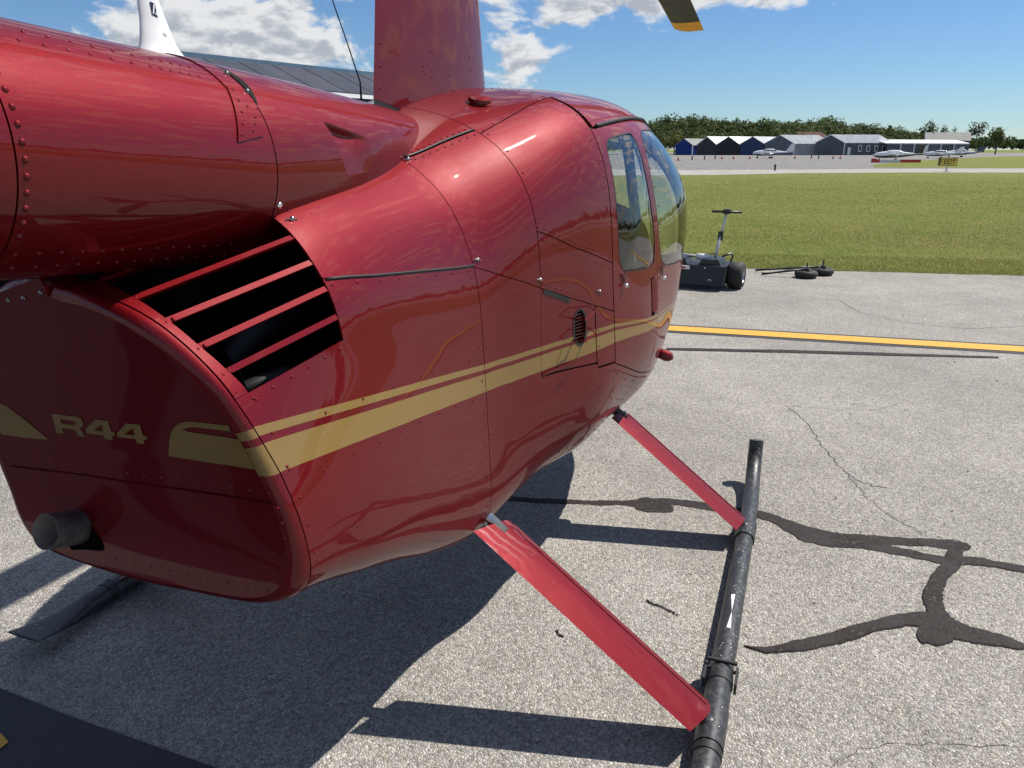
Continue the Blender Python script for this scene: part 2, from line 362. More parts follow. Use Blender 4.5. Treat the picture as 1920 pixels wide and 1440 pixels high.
def ip(pts):
    a = np.array(pts, float); return lambda q: np.interp(q, a[:, 0], a[:, 1])
RIM = [(0, .906), (.27, .92), (.558, .938), (.772, .949), (1.154, .965), (1.378, .98), (1.604, .995), (1.83, 1.0), (2.09, 1.003), (2.2, .997), (2.5, .985), (3.15, .98)]
rim_x = ip(RIM)
RIMIN = [(0, .948), (.348, .949), (.578, .956), (.798, .967), (.991, .981), (1.10, .992), (1.6, 1.02)]
rimin_x = ip(RIMIN)
b0 = ip([(1.002, 1.608), (1.086, 1.64), (1.182, 1.678), (1.295, 1.727), (1.432, 1.79), (1.591, 1.858), (1.734, 1.906), (1.821, 1.924), (1.956, 1.939), (2.093, 1.934), (2.222, 1.92), (2.39, 1.899), (2.609, 1.874), (2.887, 1.862), (3.3, 1.85), (4.3, 1.80)])
b3 = ip([(.977, 1.33), (1.044, 1.366), (1.125, 1.408), (1.217, 1.456), (1.328, 1.513), (1.46, 1.582), (1.612, 1.658), (1.747, 1.715), (1.829, 1.742), (1.959, 1.768), (2.095, 1.779), (2.225, 1.784), (2.395, 1.782), (2.61, 1.788), (2.882, 1.798), (3.3, 1.808), (4.3, 1.79)])
def stripe_uv(x, th):
    t = np.abs(th); t = np.where(t > np.pi, 2*np.pi-t, t)
    return np.stack([x, (b0(x)-t)/np.maximum(b0(x)-b3(x), .004)], -1)
heli = thing('helicopter', 'dark red metallic helicopter with gold stripe parked on skids on the sunlit apron', 'helicopter', (0, 0, 0))
GAP = .0014
def grid_faces(nu, nv, flip=False):
    f = []
    for i in range(nu-1):
        for j in range(nv-1):
            q = (i*nv+j, (i+1)*nv+j, (i+1)*nv+j+1, i*nv+j+1); f.append(q[::-1] if flip else q)
    return f
def surf_patch(mb, x, th, side, off=0., skirt=.006, flip=False, edges=(1, 1, 1, 1)):
    """grid of (x, theta) on the body -> panel with a turned-in edge"""
    nu, nv = x.shape; P = S(x, th, off, side)
    mb.add(P.reshape(-1, 3), grid_faces(nu, nv, (side > 0) != flip), stripe_uv(x, th).reshape(-1, 2))
    if skirt:
        Q = S(x, th, off-skirt, side)
        for on, sl in zip(edges, ((0, slice(None)), (-1, slice(None)), (slice(None), 0), (slice(None), -1))):
            if not on: continue
            a, b = P[sl], Q[sl]; n = len(a); u = stripe_uv(x[sl], th[sl])
            mb.add(np.concatenate([a, b]), [(i, i+1, n+i+1, n+i) for i in range(n-1)], np.concatenate([u, u]))
def xt_grid(xl, xr, tt, tb, nu, nv, gap=GAP, gaps=(1, 1, 1, 1), u=None, v=None):
    """xl, xr: x of the left/right edge (number or f(theta)); tt, tb: theta of the top/bottom edge (number or f(x))"""
    F = lambda q: q if callable(q) else (lambda _: q+0*_)
    xl, xr, tt, tb = map(F, (xl, xr, tt, tb))
    U, V = np.meshgrid(np.linspace(0, 1, nu) if u is None else u, np.linspace(0, 1, nv) if v is None else v, indexing='ij')
    th = np.full(U.shape, 1.2); x = np.full(U.shape, 1.8)
    for _ in range(12):
        a, b = xl(th)+gap*gaps[0], xr(th)-gap*gaps[1]; x = a+(b-a)*U
        c, d = tt(x)+gap*gaps[2]/.45, tb(x)-gap*gaps[3]/.45; th = c+(d-c)*V
    return x, th
def panel(name, xl, xr, tt, tb, side, nu=40, nv=40, mat='paint_stripe', parent=None, **k):
    mb = MB(); x, th = xt_grid(xl, xr, tt, tb, nu, nv, **k); surf_patch(mb, x, th, side)
    return mb.build(name, mat, parent or heli, True, uv=True)
def resample(pts, n, closed=True):
    p = np.array(pts, float)
    if closed: p = np.concatenate([p, p[:1]])
    d = np.r_[0, np.cumsum(np.hypot(np.diff(p[:, 0]), np.diff(p[:, 1])*.5))]
    q = np.linspace(0, d[-1], n, endpoint=not closed); return np.stack([np.interp(q, d, p[:, i]) for i in (0, 1)], 1)
def round_loop(pts, k=3, cut=.22):
    p = [np.array(q, float) for q in pts]
    for _ in range(k):
        o = []
        for i in range(len(p)):
            a, b = p[i], p[(i+1) % len(p)]; o += [a*(1-cut)+b*cut, a*cut+b*(1-cut)]
        p = o
    return np.array(p)
def holed_panel(name, xl, xr, tt, tb, hole, side, parent=None, N=220, rings=18, mat='paint_stripe'):
    """panel with an opening; returns the object and the opening's loop"""
    x, th = xt_grid(xl, xr, tt, tb, 60, 60)
    loop = np.concatenate([np.stack([x[:, 0], th[:, 0]], 1), np.stack([x[-1, 1:], th[-1, 1:]], 1), np.stack([x[-2::-1, -1], th[-2::-1, -1]], 1), np.stack([x[0, -2:0:-1], th[0, -2:0:-1]], 1)])
    c = hole.mean(0)
    ang = lambda p: np.arctan2((p[:, 1]-c[1])*.5, p[:, 0]-c[0])
    def by_angle(p, g):
        p = resample(p, 2000); a = ang(p); o = np.argsort(a); a, p = a[o], p[o]
        a = np.r_[a-2*np.pi, a, a+2*np.pi]; p = np.concatenate([p]*3); return np.stack([np.interp(g, a, p[:, i]) for i in (0, 1)], 1)
    g = np.sort(np.unique(np.r_[np.linspace(-np.pi, np.pi, N, endpoint=False), ang(np.array([(x[i, 0], th[i, 0]) for i in (0, -1)]+[(x[i, -1], th[i, -1]) for i in (0, -1)]))]))
    A, B = by_angle(loop, g), by_angle(hole, g); w = np.linspace(0, 1, rings)[:, None, None]
    Q = A[None]*(1-w)+B[None]*w
    n = len(g); mb = MB()
    P = S(Q[..., 0], Q[..., 1], 0., side); f = []
    for i in range(rings-1):
        for j in range(n):
            k = (j+1) % n; q = (i*n+j, i*n+k, (i+1)*n+k, (i+1)*n+j); f.append(q if side > 0 else q[::-1])
    mb.add(P.reshape(-1, 3), f, stripe_uv(Q[..., 0], Q[..., 1]).reshape(-1, 2))
    for e, dep in ((0, .006), (-1, .016)):
        a, b = P[e], S(Q[e, :, 0], Q[e, :, 1], -dep, side); u = stripe_uv(Q[e, :, 0], Q[e, :, 1])
        mb.add(np.concatenate([a, b]), [(j, (j+1) % n, n+(j+1) % n, n+j) for j in range(n)], np.concatenate([u, u]))
    return mb.build(name, mat, parent or heli, True, uv=True), B
def pane(name, loop, side, parent, bulge=.02, mat='glass', off=-.003, rings=16):
    c = loop.mean(0); w = np.linspace(0, 1, rings)[:, None, None]; Q = loop[None]*(1-w)+c[None, None]*w; n = len(loop)
    k = np.linspace(0, 1, rings)[:, None]; o = off+bulge*(1-(1-k)**2)+0*Q[..., 0]
    P = S(Q[..., 0], Q[..., 1], o, side); f = []
    for i in range(rings-1):
        for j in range(n):
            a = (j+1) % n; q = (i*n+j, i*n+a, (i+1)*n+a, (i+1)*n+j); f.append(q if side > 0 else q[::-1])
    return obj(name, P.reshape(-1, 3), f, mat, parent)
def ribbon(mb, pts, width, side, off, n=80):
    """flat strip along a line of (x, theta) points on the body"""
    p = resample(pts, n, False); P = S(p[:, 0], p[:, 1], off, side); Nn = S(p[:, 0], p[:, 1], off+.01, side)-P; Nn /= np.linalg.norm(Nn, axis=1)[:, None]
    T = np.gradient(P, axis=0); T /= np.linalg.norm(T, axis=1)[:, None]; B = np.cross(T, Nn)
    mb.add(np.concatenate([P-B*width/2, P+B*width/2]), [(i, i+1, n+i+1, n+i) for i in range(n-1)])
def rivet_row(mb, pts, step, r, side, off=0., jitter=.0):
    p = resample(pts, 400, False); P = S(p[:, 0], p[:, 1], off, side); d = np.r_[0, np.cumsum(np.linalg.norm(np.diff(P, axis=0), axis=1))]
    m = max(2, int(d[-1]/step)+1)
    for q in np.linspace(0, d[-1], m):
        x, t = np.interp(q, d, p[:, 0]), np.interp(q, d, p[:, 1]); a = S(x, t, 0., side); b = S(x, t, .01, side); mb.dome(a, b-a, r)

HINGE = [(1.80, .315), (1.838, .326), (1.971, .377), (2.099, .438)]
Z1 = [(1.255, .79), (1.262, .796), (1.405, .87), (1.614, .957), (1.824, 1.049)]
Z2 = [(1.824, 1.06), (1.955, 1.224), (2.098, 1.388), (2.245, 1.528), (2.384, 1.638), (2.432, 1.669), (2.5, 1.715)]
Z3 = [(2.10, 1.055), (2.282, 1.248), (2.473, 1.411), (2.5, 1.43)]
UTOP = [(1.25, .20), (1.30, .24), (1.64, .24), (1.824, .318)]
U3TOP = [(2.10, .47), (2.3, .497), (2.5, .507)]
GUT = [(2.5, .757), (2.533, .755), (2.831, .731), (3.3, .69), (3.9, .66)]
DBOT = [(2.5, 1.994), (2.77, 2.094), (3.0, 2.15), (3.4, 2.22), (3.9, 2.15)]
BEL = [(.98, 2.14), (1.1, 2.24), (1.25, 2.36), (1.5, 2.50), (1.83, 2.545), (2.1, 2.46), (2.5, 2.40), (2.9, 2.37), (3.4, 2.36), (3.9, 2.3)]
hinge, z1, z2, z3, utop, u3top, gut, dbot, bel = map(ip, (HINGE, Z1, Z2, Z3, UTOP, U3TOP, GUT, DBOT, BEL))
lv0 = ip([(.98, 1.150), (1.25, 1.117)])           # lower edge of the louvre opening
XL, X1, X2, X3, X4 = 1.254, 1.824, 2.100, 2.499, 2.897
RWIN = round_loop([(2.556, .822), (2.73, .806), (2.897, .797), (2.915, .95), (2.912, 1.10), (2.893, 1.25), (2.873, 1.42), (2.852, 1.512), (2.72, 1.508), (2.575, 1.497), (2.549, 1.43), (2.545, 1.25), (2.546, 1.0)], 2)
FWIN = round_loop([(2.972, .795), (3.2, .765), (3.45, .745), (3.66, .80), (3.76, 1.0), (3.78, 1.25), (3.70, 1.45), (3.5, 1.535), (3.2, 1.545), (2.975, 1.53), (2.935, 1.42), (2.925, 1.25), (2.928, 1.0)], 2)
# the rear door's window must stay aft of the door gap
RWIN[:, 0] = np.minimum(RWIN[:, 0], 2.876)
a_ = np.linspace(0, 2*np.pi, 48, endpoint=False)
VENT = np.stack([2.300+.033*np.cos(a_), 1.735+.108*np.sin(a_)], 1)
seam = MB()
for side in (-1, 1):
    near = side < 0
    # aft cowl: skin below the louvre, upper cowl doors
    mb = MB()
    lv = np.linspace(0, 1, 60)
    x, th = xt_grid(rim_x, XL, lv0, bel, 36, 60, gaps=(1, 0, 1, 1)); surf_patch(mb, x, th, side, edges=(1, 0, 1, 1))
    l2 = ip([(1.25, 1.117), (X1, 1.30)])
    x, th = xt_grid(XL, X1, l2, bel, 60, 60, gaps=(0, 1, 0, 1)); surf_patch(mb, x, th, side, edges=(0, 1, 0, 1))
    x, th = xt_grid(XL, X1, z1, l2, 60, 20, gaps=(1, 1, 1, 0)); surf_patch(mb, x, th, side, edges=(1, 1, 1, 0))
    o = mb.build('cowl_side', 'paint_stripe', heli, True, uv=True)
    bm = bmesh.new(); bm.from_mesh(o.data); bmesh.ops.remove_doubles(bm, verts=[v for v in bm.verts if abs(v.co.x-XL) < .0008 or .5 < 0], dist=.0012); bm.to_mesh(o.data); bm.free()
    panel('cowl_door', XL, X1, utop, z1, side, 60, 40)
    panel('cowl_door', X1, X2, hinge, z2, side, 40, 60)
    # louvre frame strip and its five slats, the dark bay behind
    mb = MB(); x, th = xt_grid(rim_x, rimin_x, lambda q: 0*q-.02, lambda q: 0*q+1.150, 8, 50, gaps=(1, 0, 0, 0)); surf_patch(mb, x, th, side, .0012, .014)
    mb.build('louvre_frame', 'paint', heli, True, uv=True)
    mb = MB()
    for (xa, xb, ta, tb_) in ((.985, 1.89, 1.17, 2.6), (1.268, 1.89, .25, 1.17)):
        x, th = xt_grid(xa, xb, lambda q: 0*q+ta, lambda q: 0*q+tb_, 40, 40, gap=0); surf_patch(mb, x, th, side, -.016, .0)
    mb.build('bay_shade', 'dark', heli, True)  # near-black sheet added behind the skins so the bay reads as shaded
    for (ta, tbb) in ((.060, .386), (.332, .538), (.560, .683), (.782, .826), (.978, .975)):
        e0, e1 = S(float(rimin_x(ta))-.008, ta, -.001, side), S(XL+.010, tbb, -.002, side); w_ = S(1.1, (ta+tbb)/2+.02, 0, side)-S(1.1, (ta+tbb)/2, 0, side); w_ /= np.linalg.norm(w_)
        n_ = S(1.1, (ta+tbb)/2, .01, side)-S(1.1, (ta+tbb)/2, 0, side); n_ /= np.linalg.norm(n_)
        mb = MB(); mb.rows([e+w_*a*.0100+n_*b for e in (e0, e1) for a, b in ()] or [np.array([e, e+w_*.0115, e+w_*.0125-n_*.004, e+w_*.007-n_*.016, e+w_*.001-n_*.004]) for e in (e0, e0+(e1-e0)*.33, e0+(e1-e0)*.67, e1)], True, True)
        mb.build('slat', 'paint', heli, False); continue
        A = S(xx, tt, -.001, side); B = S(xx, tt+dt, -.001, side); C = S(xx, tt+dt*.55, -.05, side)+np.array([0, 0, .004]); D = S(xx, tt+dt*.25, -.10, side)+np.array([0, 0, .012])
        D2 = S(xx, tt, -.1, side)+np.array([0, 0, .014]); C2 = S(xx, tt+dt*.25, -.05, side)+np.array([0, 0, .006])
        mb = MB()
        K = np.stack([A, B, C, D, D2, C2], 1); mb.rows(list(K), True, True)
        mb.build('slat', 'paint', heli, False)
    # mid-body
    panel('side_panel', X2, X3, u3top, z3, side, 40, 60)
    panel('side_panel', X2, X3, z3, z2, side, 40, 30)
    o, hl = holed_panel('access_door', X2, 2.384, z2, lambda q: 1.962+0*q, VENT, side, N=160)
    mb = MB(); ribbon(mb, np.vstack([hl, hl[:1]]), .007, side, .0015, 90); mb.build('vent_rim', 'black', o)
    mb = MB()
    for k in range(11):
        z = -.92+1.84*k/10; w = math.sqrt(max(0, 1-z*z)); xx = np.linspace(2.300-.033*w, 2.300+.033*w, 6); tt = 1.735+.108*z+0*xx
        mb.add(np.concatenate([S(xx, tt, -.002, side), S(xx, tt+.008, -.004, side)]), [(i, i+1, 7+i, 6+i) for i in range(5)])
    mb.build('vent_grille', 'paint', o, kind='stuff')
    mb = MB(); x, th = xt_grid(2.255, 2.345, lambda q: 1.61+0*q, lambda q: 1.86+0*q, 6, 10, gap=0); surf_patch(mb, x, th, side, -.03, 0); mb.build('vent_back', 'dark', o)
    for t0 in (1.655, 1.79):                       # wire guards standing off the vent
        e = [S(2.262, t0+.012, 0, side), S(2.262, t0+.012, .05, side), S(2.312, t0-.02, .052, side), S(2.352, t0-.03, .0, side)]
        mb = MB(); mb.tube(e, .0024, 6); mb.build('vent_guard', 'paint', o)
    mb = MB(); ribbon(mb, [(2.104, 1.955), (2.25, 1.930)], .008, side, .004, 20); mb.build('door_lip', 'paint', o)
    panel('side_panel', 2.387, X3, lambda q: np.interp(q, [2.384, 2.432, 2.5], [1.638, 1.669, 1.715]), lambda q: 1.985+0*q, side, 16, 24)
    mb = MB()
    x, th = xt_grid(X1, X2, z2, bel, 40, 90, gaps=(1, 0, 1, 1)); surf_patch(mb, x, th, side, edges=(1, 0, 1, 1))
    x, th = xt_grid(X2, X3, lambda q: np.interp(q, [2.384, 2.388], [1.965, 1.99]), bel, 50, 40, gaps=(0, 0, 1, 1)); surf_patch(mb, x, th, side, edges=(0, 1, 1, 1))
    x, th = xt_grid(X3, 3.86, dbot, bel, 60, 30, gaps=(1, 1, 1, 1)); surf_patch(mb, x, th, side)
    mb.build('lower_skin', 'paint_stripe', heli, True, uv=True)
    # doors
    rd, hl = holed_panel('rear_door', X3+.003, X4, gut, dbot, RWIN, side)
    pane('window_pane', hl, side, rd, .028)
    mb = MB(); ribbon(mb, np.vstack([hl, hl[:1]]), .0035, side, .0012, 160); mb.build('window_seal', 'black', rd)
    mb = MB(); x, th = xt_grid(2.818, 2.858, lambda q: 1.575+0*q, lambda q: 1.79+0*q, 5, 16, gap=0); surf_patch(mb, x, th, side, .0012, .003); mb.build('scoop_shade', 'seam' if not near else 'dark', rd, True)  # near-black patch laid on the skin as the scoop's shade
    mb = MB(); x, th = xt_grid(2.822, 2.862, lambda q: 1.58+0*q, lambda q: 1.768+0*q, 6, 16, gap=0)
    P = S(x, th, .002+.012*np.sin(np.linspace(.0, 1, 6))[:, None]+0*x, side); mb.add(P.reshape(-1, 3), grid_faces(6, 16, side > 0)); mb.build('door_scoop', 'paint', rd)
    fd, hl = holed_panel('front_door', X4, 3.86, gut, dbot, FWIN, side)
    pane('window_pane', hl, side, fd, .016)
    mb = MB(); ribbon(mb, np.vstack([hl, hl[:1]]), .0035, side, .0012, 160); mb.build('window_seal', 'black', fd)
    for d_, (kx, kt) in ((rd, (2.572, 1.576)), (fd, (2.959, 1.595))):
        mb = MB(); a = S(kx, kt, 0, side); n_ = S(kx, kt, .01, side)-a; mb.dome(a+n_*1.0, n_, .009, .011, 10); mb.build('door_knob', 'chrome', d_, True)
        mb = MB()
        mb.tube([S(kx, kt-.012, .004, side), S(kx, kt-.045, .004, side)], .0022, 6)
        for s_ in (-1, 1): mb.tube([S(kx, kt-.045, .004, side), S(kx+.022*s_, kt-.07, .005, side)], .0024, 6)
        mb.build('door_latch', 'black', d_)
    mb = MB(); p = resample(GUT, 60, False); p = p[(p[:, 0] > 2.53) & (p[:, 0] < 3.84)]
    mb.tube(S(p[:, 0], p[:, 1]-.004, .006, side), .006, 8); mb.build('drip_rail', 'black', heli, True)
    mb = MB(); p = np.array([(1.838, .326), (1.971, .377), (2.094, .436)]); p = resample(p, 16, False); mb.tube(S(p[:, 0], p[:, 1]-.006, .003, side), .0032, 8); mb.build('hinge_rod', 'black', heli, True)
    mb = MB(); p = resample(Z1[1:], 20, False); mb.tube(S(p[:, 0], p[:, 1]+.004, .0015, side), .0030, 8); mb.build('hinge_rod', 'black', heli, True)
    mb = MB(); p = resample([(2.112, 1.402), (2.245, 1.532)], 8, False); mb.add(np.concatenate([S(p[:, 0], p[:, 1], .003, side), S(p[:, 0], p[:, 1]+.03, .002, side)]), [(i, i+1, 9+i, 8+i) for i in range(7)]); mb.build('door_hinge', 'black', heli)
    # lamp on the lower front door skin
    a = S(3.26, 2.13, 0, side); n_ = S(3.26, 2.13, .01, side)-a; n_ /= np.linalg.norm(n_)
    mb = MB(); q = [a+n_*k for k in (-.005, .01, .03, .05, .062)]; mb.tube(np.array(q), [.022, .024, .026, .02, .006], 14); mb.build('side_lamp', 'navlens', heli, True)
    # black strips behind the panel gaps, standing in for the shade in them
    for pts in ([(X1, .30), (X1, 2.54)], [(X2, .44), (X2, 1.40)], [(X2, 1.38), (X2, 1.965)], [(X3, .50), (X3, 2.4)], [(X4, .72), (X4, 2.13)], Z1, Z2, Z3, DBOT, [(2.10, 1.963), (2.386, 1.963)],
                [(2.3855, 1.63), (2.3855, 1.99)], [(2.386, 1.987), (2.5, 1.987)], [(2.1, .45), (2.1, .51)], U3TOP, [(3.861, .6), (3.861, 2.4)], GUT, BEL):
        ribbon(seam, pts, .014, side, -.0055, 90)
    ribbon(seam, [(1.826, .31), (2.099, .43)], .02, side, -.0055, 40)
# roof, belly, nose
def spanning(name, xl, xr, f, nu, nv, mat='paint', off=0.):
    U, V = np.meshgrid(np.linspace(0, 1, nu), np.linspace(-1, 1, nv), indexing='ij'); x = xl+(xr-xl)*U; th = V*f(x)
    mb = MB(); surf_patch(mb, x, th, -1, off); return mb.build(name, mat, heli, True, uv=True)
spanning('roof_panel', 1.70, 2.0985, lambda q: np.interp(q, [1.7, 1.838, 1.971, 2.0985], [.26, .322, .372, .433]), 24, 40)
spanning('roof_panel', 2.1015, 2.527, lambda q: u3top(np.minimum(q, 2.5))-.003, 40, 60)
spanning('roof_panel', 2.530, 3.86, lambda q: gut(q)-.006, 80, 90)
U, V = np.meshgrid(np.linspace(0, 1, 120), np.linspace(0, 1, 40), indexing='ij')
x = .985+2.875*U; th = bel(x)+.004+V*(2*np.pi-2*bel(x)-.008); mb = MB(); surf_patch(mb, x, th, -1); mb.build('belly_panel', 'paint', heli, True, uv=True)
x = 3.863+.46*U; th = -1.45+2.9*V; P = S(x, th, 0.); obj('windshield', P.reshape(-1, 3), grid_faces(120, 40), 'glass', heli)
mb = MB(); x = 3.863+.71*U; th = 1.45+(2*np.pi-2.9)*V; surf_patch(mb, x, th, -1, skirt=0); mb.build('nose_panel', 'paint_stripe', heli, True, uv=True)
mb = MB(); x = 4.325+.25*U; th = -1.45+2.9*V; surf_patch(mb, x, th, -1, skirt=0); mb.build('nose_cap', 'paint', heli, True, uv=True)
seam.build('gap_shade', 'seam', heli, True)

# rear plate closing the cowl
XPZ = ([.77, .80, .85, .9, 1.0, 1.1, 1.2, 1.3, 1.385], [.955, .975, .993, .998, .997, .985, .966, .942, .906])
def xp(z): return np.interp(z, *XPZ)-.022
ths = np.linspace(-np.pi, np.pi, 181); rimP = S(rim_x(np.abs(ths))-.0016, ths)
def smooth_xp(z): return sum(xp(z+d) for d in (-.05, -.03, -.01, .01, .03, .05))/6
cen = np.array([0, 1.05]); ks = [0, .15, .3, .45, .6, .72, .82, .89, .925]; rows = []
for k in ks:
    yz = cen+(rimP[:, 1:]-cen)*k; rows.append(np.column_stack([smooth_xp(yz[:, 1]), yz]))
edge = np.column_stack([rimP[:, 0], rimP[:, 1:]]); inner = rows[-1]
def at_plate(yz, lift=.0012): yz = np.asarray(yz, float); return np.column_stack([smooth_xp(yz[:, 1])-lift, yz])
for q in (.25, .5, .75, 1.0):                      # rolled edge
    a = q*np.pi/2; w = math.sin(a); rows.append(np.column_stack([inner[:, 0]*(math.cos(a))+edge[:, 0]*(1-math.cos(a)), inner[:, 1:]*(1-w)+edge[:, 1:]*w]))
mb = MB(); K = len(ths); gf = lambda n: [(i*K+j, i*K+j+1, (i+1)*K+j+1, (i+1)*K+j) for i in range(n-1) for j in range(K-1)]
mb.add(np.concatenate(rows[:9]), gf(9)); mb.add(np.concatenate(rows[8:]), gf(len(rows)-8), np.tile(stripe_uv(np.full(K, .99), np.abs(ths)), (len(rows)-8, 1)))
plate = mb.build('rear_plate', 'paint_stripe', heli, True, uv=True)
def decal(name, loops, mat, parent, lift=.0012, holes=()):
    """flat vinyl cut to an outline and laid on the plate"""
    cu = bpy.data.curves.new(name, 'CURVE'); cu.dimensions = '2D'; cu.fill_mode = 'BOTH'
    for lp in list(loops)+list(holes):
        sp = cu.splines.new('POLY'); sp.points.add(len(lp)-1); sp.use_cyclic_u = True
        for p_, q_ in zip(sp.points, lp): p_.co = (q_[0], q_[1], 0, 1)
    tmp = bpy.data.objects.new('t', cu); me = bpy.data.meshes.new_from_object(tmp); bpy.data.objects.remove(tmp)
    bm = bmesh.new(); bm.from_mesh(me); bmesh.ops.triangulate(bm, faces=bm.faces[:]); bmesh.ops.subdivide_edges(bm, edges=[e for e in bm.edges if e.calc_length() > .03], cuts=4, use_grid_fill=True)
    v = np.array([q.co[:2] for q in bm.verts]); f = [[q.index for q in g.verts] for g in bm.faces]; bm.free(); bpy.data.meshes.remove(me)
    return obj(name, at_plate(v, lift), f, mat, parent, True)
LET = {
'R': ([(.1604, 1.108), (.0927, 1.1103), (.0822, 1.1079), (.0800, 1.0995), (.0852, 1.0898), (.0962, 1.0850), (.0910, 1.0799), (.0895, 1.0672), (.1080, 1.0671), (.1095, 1.0781), (.1159, 1.0795), (.1440, 1.079), (.1460, 1.0661), (.1660, 1.0653)], [(.1418, 1.0990), (.1040, 1.0998), (.1012, 1.0957), (.1054, 1.0899), (.1415, 1.0890)]),
'4a': ([(.044, 1.1113), (.011, 1.1125), (.012, 1.0891), (.0045, 1.0894), (.0055, 1.0813), (.013, 1.0812), (.014, 1.0718), (.0345, 1.0708), (.0347, 1.0786), (.0806, 1.0766), (.0805, 1.0843)], [(.0319, 1.1026), (.033, 1.0872), (.0595, 1.0862)]),
'4b': ([(-.0338, 1.114), (-.0683, 1.1159), (-.0675, 1.0924), (-.0755, 1.0924), (-.0745, 1.0849), (-.067, 1.0848), (-.065, 1.0746), (-.0465, 1.0742), (-.0462, 1.083), (-.0005, 1.0801), (-.0007, 1.0873)], [(-.0479, 1.1058), (-.0469, 1.0907), (-.0205, 1.0894)])}
for k, (a, h) in LET.items(): decal('letter', [a], 'gold', plate, holes=[h])
decal('stripe_end', [[(-.1177, 1.0582), (-.1298, 1.0908), (-.1406, 1.1108), (-.1531, 1.1237), (-.1675, 1.1331), (-.1828, 1.1385), (-.1996, 1.1409), (-.2457, 1.1432), (-.2800, 1.1442), (-.2800, 1.1330), (-.2421, 1.132), (-.1959, 1.1299), (-.1825, 1.1262), (-.1703, 1.1204), (-.1819, 1.1184), (-.1979, 1.1183), (-.2576, 1.1193), (-.2955, 1.1196), (-.3165, 1.0625), (-.2617, 1.0613), (-.1806, 1.059)]], 'gold', plate)
decal('stripe_end', [[(.1960, 1.0451), (.261, 1.0395), (.335, 1.0372), (.330, 1.1118), (.3038, 1.1127), (.2853, 1.1091), (.2669, 1.0955), (.2431, 1.081)]], 'gold', plate)
mb = MB()
FOLD = [(.36, .9805), (.2144, .9906), (.0953, .9976), (-.0125, 1.0017), (-.1243, 1.0081), (-.2381, 1.0137), (-.3468, 1.0171)]
fl_ = ip(FOLD[::-1]); yy = np.linspace(-.34, .34, 40); A = at_plate(np.column_stack([yy, fl_(yy)-.018]), .0026); B = at_plate(np.column_stack([yy, fl_(yy)-.0215]), .0)
mb.add(np.concatenate([A, B]), [(i, i+1, 41+i, 40+i) for i in range(39)]); mb.build('lap_joint', 'paint', plate)
mb = MB()
for y in np.linspace(-.335, .335, 17): mb.dome(at_plate([(y, fl_(y))], 0)[0], (-1, 0, 0), .0034, .002)
low = ip([(-.34, .8965), (-.264, .8844), (-.1517, .8677), (-.0417, .8511), (.0591, .8698)])
for y in np.linspace(-.33, .02, 9): mb.dome(at_plate([(y, low(y))], 0)[0], (-1, 0, 0), .0030, .0018)
for y in np.linspace(-.32, .05, 9): mb.dome(at_plate([(y, .8225-.03*(y+.3))], 0)[0], (-1, 0, 0), .0028, .0016)
for y, z in ((-.36, .99), (-.365, .96), (-.367, .93), (-.366, .90), (-.36, .87)): mb.dome(at_plate([(y*.97, z)], 0)[0], (-1, -.2, 0), .0034, .003)
mb.build('rivets', 'paint', plate, True, kind='stuff')
# exhaust stub over a dark patch as its shaded cut-out, bracket under the boom
mb = MB(); mb.add(at_plate([(.2158, .878), (.1999, .885), (.1649, .8834), (.1313, .8739), (.1044, .8518), (.087, .834), (.084, .826), (.092, .8215), (.1338, .817), (.17, .81), (.20, .83), (.215, .85)], .0016), [tuple(range(12))]); mb.build('cutout_shade', 'dark', plate, False)
a, b = np.array((1.06, .157, .828)), np.array((.898, .158, .882)); ax = (b-a)/np.linalg.norm(b-a)
mb = MB(); pts = [a+(b-a)*q for q in np.linspace(0, 1, 8)]+[b-ax*.0005, b-ax*.012, b-ax*.09]
mb.tube(np.array(pts[:8]), .036, 28, cap=False); mb.tube(np.array([b, b-ax*.0005]), [.036, .0345], 28, cap=False)
g = np.linspace(0, 2*np.pi, 28, endpoint=False); mb.build('exhaust_pipe', 'exhaust', heli, True, auto=40)
mb = MB(); mb.tube(np.array([b-ax*.0004, b-ax*.02, b-ax*.05, b-ax*.052]), [.0346, .0344, .0340, .001], 28, cap=False); mb.build('exhaust_bore', plain('lit_bore', (.26, .225, .19), .8, .1), heli, False)  # pale tan stands in for light falling inside the pipe
mb = MB(); q = np.array([(0.1401, 1.3595), (0.0694, 1.3804), (0.0252, 1.3934), (0.019, 1.3799), (0.0223, 1.3599), (0.0711, 1.3472), (0.1636, 1.3328)]); A = at_plate(q, .003); B = at_plate(q, -.004); m_ = len(q); mb.add(np.concatenate([A, B]), [tuple(range(m_))]+[(i, (i+1) % m_, m_+(i+1) % m_, m_+i) for i in range(m_)]); mb.build('boom_bracket', 'paint', plate, False); mb = MB(); [mb.dome(at_plate([w_], .004)[0], (-1, 0, 0), .005, .002, 8) for w_ in ((.128, 1.345), (.085, 1.353), (.035, 1.366))]; mb.build('screw_heads', 'bolt', plate, True, kind='stuff')
mb = MB(); mb.box((.935, -.03, 1.30), (1.22, .42, 1.43)); mb.build('boom_gap_shade', 'dark', heli)  # dark box added so the gap under the boom reads as shade
